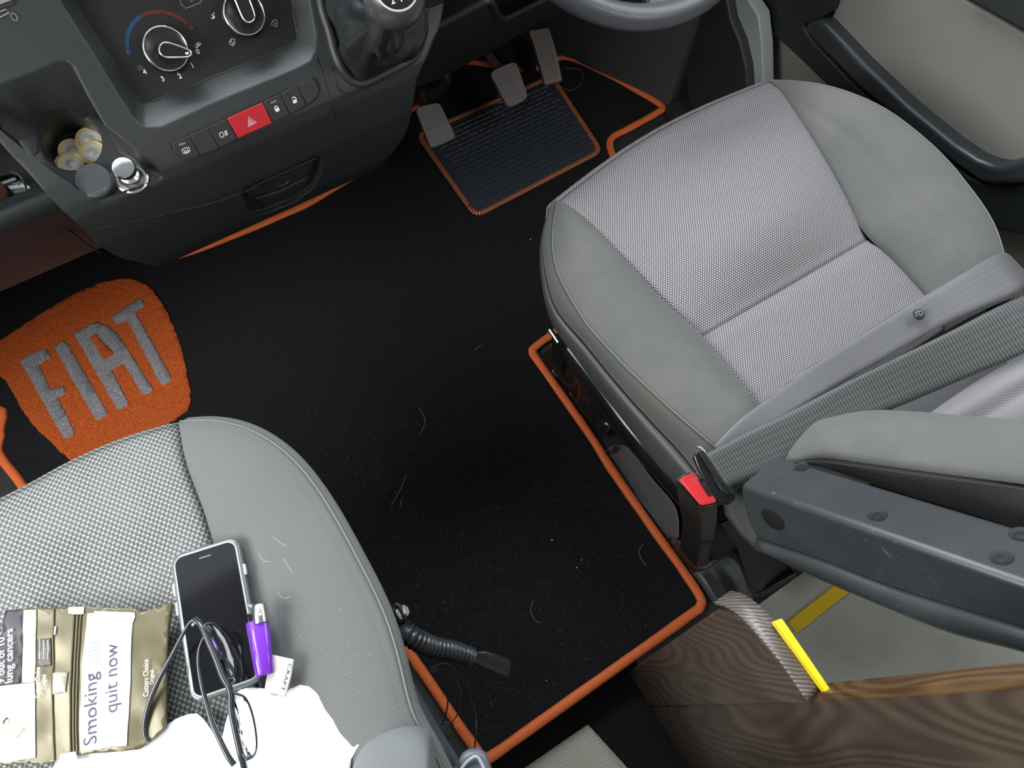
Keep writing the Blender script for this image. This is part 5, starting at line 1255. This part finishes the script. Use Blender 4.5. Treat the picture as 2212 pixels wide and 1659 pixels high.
# tray details
for strip, (ax0, ay0, ax1, ay1), k_ in (('l', (52, 305, 84, 285), 9), ('r', (186, 240, 216, 262), 9)):
    dd = []
    for i in range(k_):
        if strip == 'l': a_, b_ = (52 + i * 2.3, 306 + i * 3.6), (84 - i * 0.2, 288 + i * 5.0 - 2)
        else: a_, b_ = (180 + i * 4.9, 246 + i * 2.6), (196 + i * 4.0, 240 - 2 + i * 3.6 - 6)
        dd.append(tube_data([tray(*a_, 0.0006), tray(*b_, 0.0006)], 0.0011, n=6)[:2])
    v_, f_ = join_data(dd); mesh('tray_ribs', v_, f_, dash, dsh, 30)
lathe('socket_cap', [(0.0195, -0.004), (0.0195, 0.008), (0.0190, 0.0105), (0.0175, 0.0118), (0.0005, 0.0122)], tray(208, 397, 0.0) + TN * 0.0 , TN, greyplas, dsh, 48)
lathe('socket_ring', [(0.0175, -0.002), (0.0178, 0.0025), (0.0160, 0.0035), (0.0150, 0.001), (0.0005, 0.001)], tray(284, 385, 0.0), TN, steel, dsh, 48)
cl_ = thing('cigarette_lighter', 'chrome topped cigarette lighter plugged in the socket beside the round grey cap', 'cigarette lighter', tray(284, 385))
lathe('barrel', [(0.0132, 0.001), (0.0132, 0.0035), (0.0105, 0.006), (0.0098, 0.009), (0.0065, 0.011), (0.0065, 0.020)], tray(284, 384, 0.0), TN, steel, cl_, 40)
lathe('push_button', [(0.0065, 0.018), (0.0108, 0.022), (0.0118, 0.026), (0.0118, 0.030), (0.0108, 0.0318), (0.0090, 0.0322), (0.0005, 0.0318)], tray(284, 384, 0.0), TN, chrome, cl_, 40)
# coins in the cup
cup = cc - TN * 0.038
cnum = [('two-tone coin leaning at the top of the coin pile in the round cup', 194, 303, 0.008, (0.10, -0.1)), ('two-tone coin at the left of the coin pile, shining pale', 156, 327, 0.004, (0, 0.0)),
        ('two-tone coin at the right of the pile, overlapping the leaning one', 201, 331, 0.013, (0.08, 0.08)), ('two-tone coin lowest in the pile, nearest the round grey cap', 155, 355, 0.008, (-0.03, 0.05)), ('two-tone coin mostly hidden beneath the lowest coin of the pile', 148, 357, 0.002, (0, 0))]
first = None
def floorcup(u, v, off): return atp(u, v, cup + TN * off, TN)
for i, (lab, u, v, h, tl) in enumerate(cnum):
    nn = (TN + Vector((tl[0], tl[1], 0))).normalized(); c = floorcup(u, v, h)
    if first is None:
        Z = Vector((0, 0, 1))
        co_ = lathe('coin', [(0.0005, 0), (0.0138, 0), (0.0142, 0.0004), (0.0142, 0.0020), (0.0136, 0.0024), (0.0128, 0.0020), (0.0100, 0.0020), (0.0098, 0.0019)], (0, 0, 0), Z, goldm, None, 40)
        ce = lathe('coin_centre', [(0.0005, 0.0019), (0.0098, 0.0019), (0.0098, 0.0022), (0.0088, 0.0022), (0.0085, 0.0021), (0.0040, 0.0021), (0.0030, 0.0026), (0.0005, 0.0027)], (0, 0, 0), Z, silverm, co_, 36)
        first = (co_, ce)
    else:
        co_ = first[0].copy(); COL.objects.link(co_); ce = first[1].copy(); COL.objects.link(ce); ce.parent = co_
    co_.location = c; co_.rotation_euler = nn.to_track_quat('Z', 'Y').to_euler()
    prop(co_, lab, 'coin', 'coins in the dashboard cup')
# left part of the dash: shelf lip, glovebox front, upper dash
gp = [(0.775, 0.535), (0.770, 0.530), (0.768, 0.515), (0.772, 0.500), (0.79, 0.46), (0.805, 0.40), (0.83, 0.355), (0.90, 0.34), (1.1, 0.34), (1.1, 0.50), (0.82, 0.50), (0.795, 0.532)]
gb = slab('glovebox', [Vector((-0.9, y, z)) for y, z in gp], (0.80, 0, 0), dash, dsh, 0.003)
def onpl(u, v, y, z, n_): return atp(u, v, Vector((0, y, z)), Vector(n_))
gn = Vector((0, -0.95, 0.32)); q_ = [onpl(u, v, 0.792, 0.445, gn) + Vector((0, -0.001, 0)) for u, v in [(-200, 628), (0, 552), (60, 526), (128, 500), (150, 498), (178, 520), (215, 545)]]
tube('glovebox_gap', curve(q_, 40), 0.0013, dark, dsh, n=6)
slab('upper_dash', [Vector((-0.9, 0.86, 0.50)), Vector((-0.9, 0.86, 0.60)), Vector((-0.9, 0.80, 0.72)), Vector((-0.9, 0.95, 0.95)), Vector((-0.9, 1.15, 0.95)), Vector((-0.9, 1.15, 0.50))], (0.62, 0, 0), dash2, dsh, 0.004)
vcp = onprof(10, 15)
slab('vent_frame', [onprof(u, v) + PN * 0.001 for u, v in [(-80, -60), (20, -60), (36, 2), (34, 12), (-10, 28), (-60, 52)]], PN * -0.008, dash2, dsh, 0.002)
for k in range(3):
    vs, fs = strip_data([onprof(-20, 14 - k * 14) + PN * .003, onprof(34, -6 - k * 14) + PN * .003], 0.003, PN); mesh('vent_slat', vs, fs, greyplas if k else greym, dsh, 0)
vs, fs = strip_data([onprof(-20, 34) + PN * .0016, onprof(14, 20) + PN * .0016, onprof(20, 28) + PN * .0016, onprof(-4, 40) + PN * .0016], 0.0012, PN); mesh('slider_outline', vs, fs, greym, dsh, 0)
sy_ = PN.cross(Vector((1, 0, 0))); c = onprof(31, 37) + PN * 0.0016
vs, fs = strip_data([c + (Vector((1, 0, 0)) * math.cos(a) * 0.7 + sy_ * math.sin(a)) * .0034 for a in [k * math.pi / 7 for k in range(14)]], .0008, PN, True); mesh('slider_zero_mark', vs, fs, greym, dsh, 0)
# glass thing in the open shelf
gt = thing('glass_tumbler', 'clear glass tumbler with brown contents lying in the open shelf beneath the console', 'glass', at(25, 415, .505))
gl0 = [at(u, v, .53) for u, v in [(-30, 385), (0, 376), (25, 372), (42, 380), (54, 398), (59, 414), (56, 424), (30, 442), (0, 456), (-30, 465)]]
slab('glass_wall', gl0, (0, 0, -0.025), clearg, gt, 0.005, 3)
tube('glass_rim', smoothpath([p + Vector((0, 0, .001)) for p in gl0[2:9]], 5), 0.0013, chrome, gt, n=8)
slab('brown_contents', [at(u, v, .518) for u, v in [(-30, 400), (0, 395), (16, 400), (24, 420), (20, 440), (0, 452), (-30, 460)]], (0, 0, -0.012), orangeplas, gt, 0.003)
# driver side lower dash
kp_ = [(1052, 1), (1060, 4), (1077, 33), (1084, 39), (1093, 38), (1171, 0), (1215, -20), (1260, -70)]
kn_ = Vector((0, -0.824, 0.566)).normalized(); K0 = Vector((0, 0.686, 0.62))
def kpan(u, v, off=0.0):
    # slopes from (y .686, z .62) at the ledge to (y .837, z .40) at its lower edge
    n_ = Vector((0, -0.22, -0.151)).normalized(); n_ = Vector((0, -0.824, -0.566)); return atp(u, v, K0 + n_ * off, n_)
kq = [(900, 190), (940, 175), (976, 158), (1044, 121), (1077, 101), (1140, 67), (1175, 46), (1211, 25), (1250, -10), (1290, -60), (1171, -60), (1171, 0), (1093, 38), (1084, 39), (1077, 33), (1062, 3), (1052, 1), (954, 51), (880, 90), (880, 190)]
slab('knee_panel', [kpan(u, v) for u, v in kq], (0, 0.05, 0.0), dash2, dsh, 0.004)
tube('knee_ledge', curve([kpan(u, v) for u, v in [(940, 58), (954, 51), (1045, 4), (1054, 1), (1062, 6), (1076, 33), (1085, 39), (1096, 37), (1171, 0), (1230, -28)]], 70), 0.0045, dash, dsh, n=10)
slab('upper_knee_shelf', [kpan(u, v) + Vector((0, 0.022, 0.0)) for u, v in [(930, 60), (1052, 8), (1085, 42), (1171, 5), (1200, -18), (1100, -22), (930, -12)]], (0, 0.05, 0.03), dash, dsh, 0.003)
slab('instrument_shroud', [Vector((0.42, y, z)) for y, z in ((.80, .62), (1.0, .93), (1.1, .93), (1.1, .62))], (0.66, 0, 0), dash2, dsh, 0.01)
slab('under_dash', [Vector((0.36, 0.86, 0.40)), Vector((1.0, 0.86, 0.44)), Vector((1.0, 1.3, 0.44)), Vector((0.36, 1.3, 0.40))], (0, 0, 0.2), dark, dsh)
slab('under_console', [Vector((-0.9, 0.90, 0.34)), Vector((0.40, 0.90, 0.34)), Vector((0.40, 1.34, 0.34)), Vector((-0.9, 1.34, 0.34))], (0, 0, 0.12), dark, dsh)
slab('dash_top', [Vector((-1.0, 0.94, 0.93)), Vector((1.15, 0.94, 0.93)), Vector((1.15, 1.36, 1.0)), Vector((-1.0, 1.36, 1.0))], (0, 0, 0.03), dash, dsh, 0.01)
tube('tunnel_trim', curve([at(900, 200, .10), at(930, 205, .06), at(955, 180, .05), at(960, 160, .06)], 14), 0.02, dash2, dsh, n=12)
# gear lever
gl2 = thing('gear_lever', 'gear lever with numbered round knob and wrinkled black leather boot', 'gear lever', onprof(810, 110))
bl = [(700, -30), (704, 20), (722, 60), (731, 94), (728, 108), (738, 130), (752, 150), (767, 170), (776, 173), (786, 172), (800, 164), (830, 148), (876, 125), (890, 105), (896, 84), (900, 40), (903, -10), (905, -70), (800, -110), (715, -90)]
b0 = curve([onprof(u, v) for u, v in bl] + [onprof(*bl[0])], 96)[:-1]
ctop = atd(838, 28, .66); cb0 = sum(b0, Vector()) / len(b0)
rows = []
for j in range(26):
    t = j / 25; r = []
    cj = cb0.lerp(ctop, t)
    for i, p in enumerate(b0):
        k = (1 - t) ** 1.15 * 0.82 + 0.18 * (1 if t < .9 else 1)
        bul = 1 + 0.25 * math.sin(math.pi * min(1, t * 1.5)) * (1 - t)
        q = cj + (p - cb0) * k * bul if t > 0 else p
        if 0 < t < 0.97:
            nv = Vector((p.x * 10, p.y * 10, t * 2.6)); q = q + (p - cb0).normalized() * (0.030 * (noise.noise(nv) + 0.7 * abs(noise.noise(nv * 2.1)) - 0.15) * math.sin(math.pi * t) ** .5) + PN * (0.022 * noise.noise(nv + Vector((9, 0, 0))) * math.sin(math.pi * t))
        r.append(q)
    rows.append(r)
gridmesh('leather_boot', rows, leather, gl2, 180, 0.0, closed=True)
tube('boot_surround', smoothpath([onprof(u, v) + PN * 0.001 for u, v in [(690, -60), (694, 10), (712, 70), (722, 110), (735, 142), (752, 166), (768, 178), (784, 180), (800, 174), (840, 154), (885, 130), (902, 108), (910, 84), (914, 40), (918, -20), (920, -80)]], 6), 0.0055, dash, gl2, n=12)
kc = atd(850, -5, .615); kax = (atd(866, -12, .585) - kc).normalized(); kax = (CAM - kc).normalized() * 0.9 + Vector((0.15, 0.0, 0.35)); kax.normalize()
kax = ((CAM - kc).normalized() + Vector((0.25, 0.30, 0.0))).normalized()
lathe('gear_knob', [(0.012, -0.030), (0.017, -0.028), (0.0205, -0.022), (0.021, -0.016), (0.0235, -0.012), (0.0262, -0.002), (0.0262, 0.008), (0.0235, 0.017), (0.0185, 0.0215), (0.0005, 0.0222)], kc, kax, plain('knob_grey', (0.05, 0.047, 0.047), 0.3, coat=0.3), gl2, 56)
ft = kc + kax * 0.0222
ta = kax.cross(Vector((0, 0, 1))).normalized(); tb = ta.cross(kax)
tube('shift_ring', [ft - kax * .0010 + (ta * math.cos(a) + tb * math.sin(a)) * 0.0172 for a in [2 * math.pi * k / 48 for k in range(48)]], 0.0011, plain('knob_ring', (0.62, 0.60, 0.56), 0.35), gl2, closed=True, n=8)
lathe('shift_plate', [(0.0005, 0.0), (0.0160, 0.0), (0.0160, 0.0006), (0.0005, 0.0007)], ft, kax, dialm, gl2, 40)
xd = -ta if ta.x < 0 else ta
xd = (xd * math.cos(0.05) ).normalized(); yd = kax.cross(xd)
for s_, a_, b_ in (('2', -.0085, -.0110), ('4', -.0022, -.0110), ('6', .0040, -.0110), ('1', -.0075, .004), ('3', -.0020, .004), ('5', .0035, .004)):
    vs, fs, w = text_data(s_, 0.0082, ft + kax * 0.0009 + xd * a_ + yd * b_, xd, yd, offset=0.0001); mesh('numeral', vs, fs, iconm, gl2, 0)
# steering wheel
swh = thing('steering_wheel', 'grey leather steering wheel rim, only its lower arc in view', 'steering wheel', (0.65, 0.74, 0.72))
tl = math.radians(35); WC = Vector((0.65, 0.74, 0.72)); WX = Vector((1, 0, 0)); WY = Vector((0, math.cos(tl), math.sin(tl))); WN = WX.cross(WY)
tube('rim', [WC + WX * math.cos(a) * .2 + WY * math.sin(a) * .2 for a in [2 * math.pi * k / 120 for k in range(120)]], 0.0165, wheelm, swh, closed=True, n=20, flat=1.0)
spk = [WC + WX * a + WY * b + WN * (-.004) for a, b in ((-0.05, -0.192), (0.05, -0.192), (0.035, -0.12), (0.05, -0.05), (-0.05, -0.05), (-0.035, -0.12))]
slab('spoke', spk, WN * -0.014, greyplas, swh, 0.004)
lathe('hub', [(0.07, -0.02), (0.075, 0.0), (0.06, 0.012), (0.0005, 0.016)], WC - WN * 0.01, WN, greyplas, swh, 40)
for sgn in (-1, 1): slab('spoke', [WC + WX * a * sgn + WY * b - WN * .004 for a, b in ((0.06, -0.03), (0.19, -0.02), (0.19, 0.02), (0.06, 0.03))], WN * -0.014, greyplas, swh, 0.004)
tube('steering_column', [WC - WN * 0.03, WC - WN * 0.2], 0.045, dash2, swh, n=24)
# pedals
def pedal(name, label, px, z, ribs_n, stalk_pts, vert=False, lift=0.018):
    t_ = thing(name, label, 'pedal', at(*px[0], z))
    nn = Vector((0, -0.55, 0.83)); p0_ = at(*[sum(c) / len(px) for c in zip(*px)], z)
    q = [atp(u, v, p0_, nn) for u, v in px]; qs = smoothpath(q, 3, True)
    pad_ = slab('pad', qs, nn * -0.012, rubberm, t_, 0.003, 3)
    return t_, nn, p0_, pad_
def ribs(lines, nn, p0_, par, w=0.0009, h=.0006):
    dd = [tube_data([atp(*a_, p0_ + nn * 0.0003, nn), atp(*b_, p0_ + nn * 0.0003, nn)], w, n=6)[:2] for a_, b_ in lines]
    v_, f_ = join_data(dd); mesh('grip_ribs', v_, f_, rubberm, par, 30)
def Z5(x, y): return (900 + x / 3.95, y / 3.95)
t_, nn, p0_, pd = pedal('clutch_pedal', 'worn grey clutch pedal, nearest the centre console', [Z5(*p) for p in [(5, 940), (25, 912), (150, 882), (190, 888), (215, 915), (320, 1140), (322, 1165), (300, 1190), (170, 1248), (140, 1252), (112, 1235), (5, 965)]], .125, 0, None)
ribs([(Z5(40, 985 + 0), Z5(185, 930)), (Z5(60, 1010), Z5(200, 955)), (Z5(70, 1030), Z5(215, 978)), (Z5(80, 1055), Z5(228, 1002)), (Z5(90, 1078), Z5(240, 1026)), (Z5(100, 1100), Z5(250, 1048))], nn, p0_, pd)
slab('stalk', [at(907, 190, .20), at(921, 190, .20), at(929, 226, .12), at(905, 240, .12)], (0, 0.004, -0.008), valance, t_, 0.002)
t_, nn, p0_, pd = pedal('brake_pedal', 'worn brown-grey brake pedal in the middle of the three pedals', [Z5(*p) for p in [(640, 640), (655, 605), (790, 542), (830, 538), (862, 565), (938, 790), (940, 825), (910, 858), (830, 900), (795, 905), (765, 885), (645, 660)]], .125, 0, None)
ribs([(Z5(690, 672 + i * 30), Z5(825 + i * 12, 622 + i * 29)) for i in range(8)], nn, p0_, pd, .0007)
slab('stalk', [at(1048, 118, .22), at(1063, 112, .22), at(1086, 143, .14), at(1072, 152, .14)], (0, 0.004, -0.008), valance, t_, 0.002)
t_, nn, p0_, pd = pedal('accelerator_pedal', 'long ribbed black accelerator pedal, right of the brake pedal', [Z5(*p) for p in [(962, 268), (985, 258), (1105, 240), (1130, 248), (1165, 350), (1200, 470), (1225, 590), (1240, 670), (1235, 690), (1120, 718), (1095, 712), (1075, 640), (1040, 520), (1000, 380)]], .14, 0, None)
ribs([(Z5(1008 + i * 26, 290 - i * 5), Z5(1050 + i * 26, 480 - i * 5)) for i in range(5)] + [(Z5(1050 + i * 26, 480 - i * 5), Z5(1108 + i * 23, 690 - i * 5)) for i in range(5)], nn, p0_, pd, .0007)
slab('bracket', [at(1112, 90, .12), at(1135, 82, .13), at(1158, 120, .09), at(1162, 158, .03), at(1135, 160, .02), at(1122, 130, .05)], (0, 0.02, 0.0), greyplas, t_, 0.004)
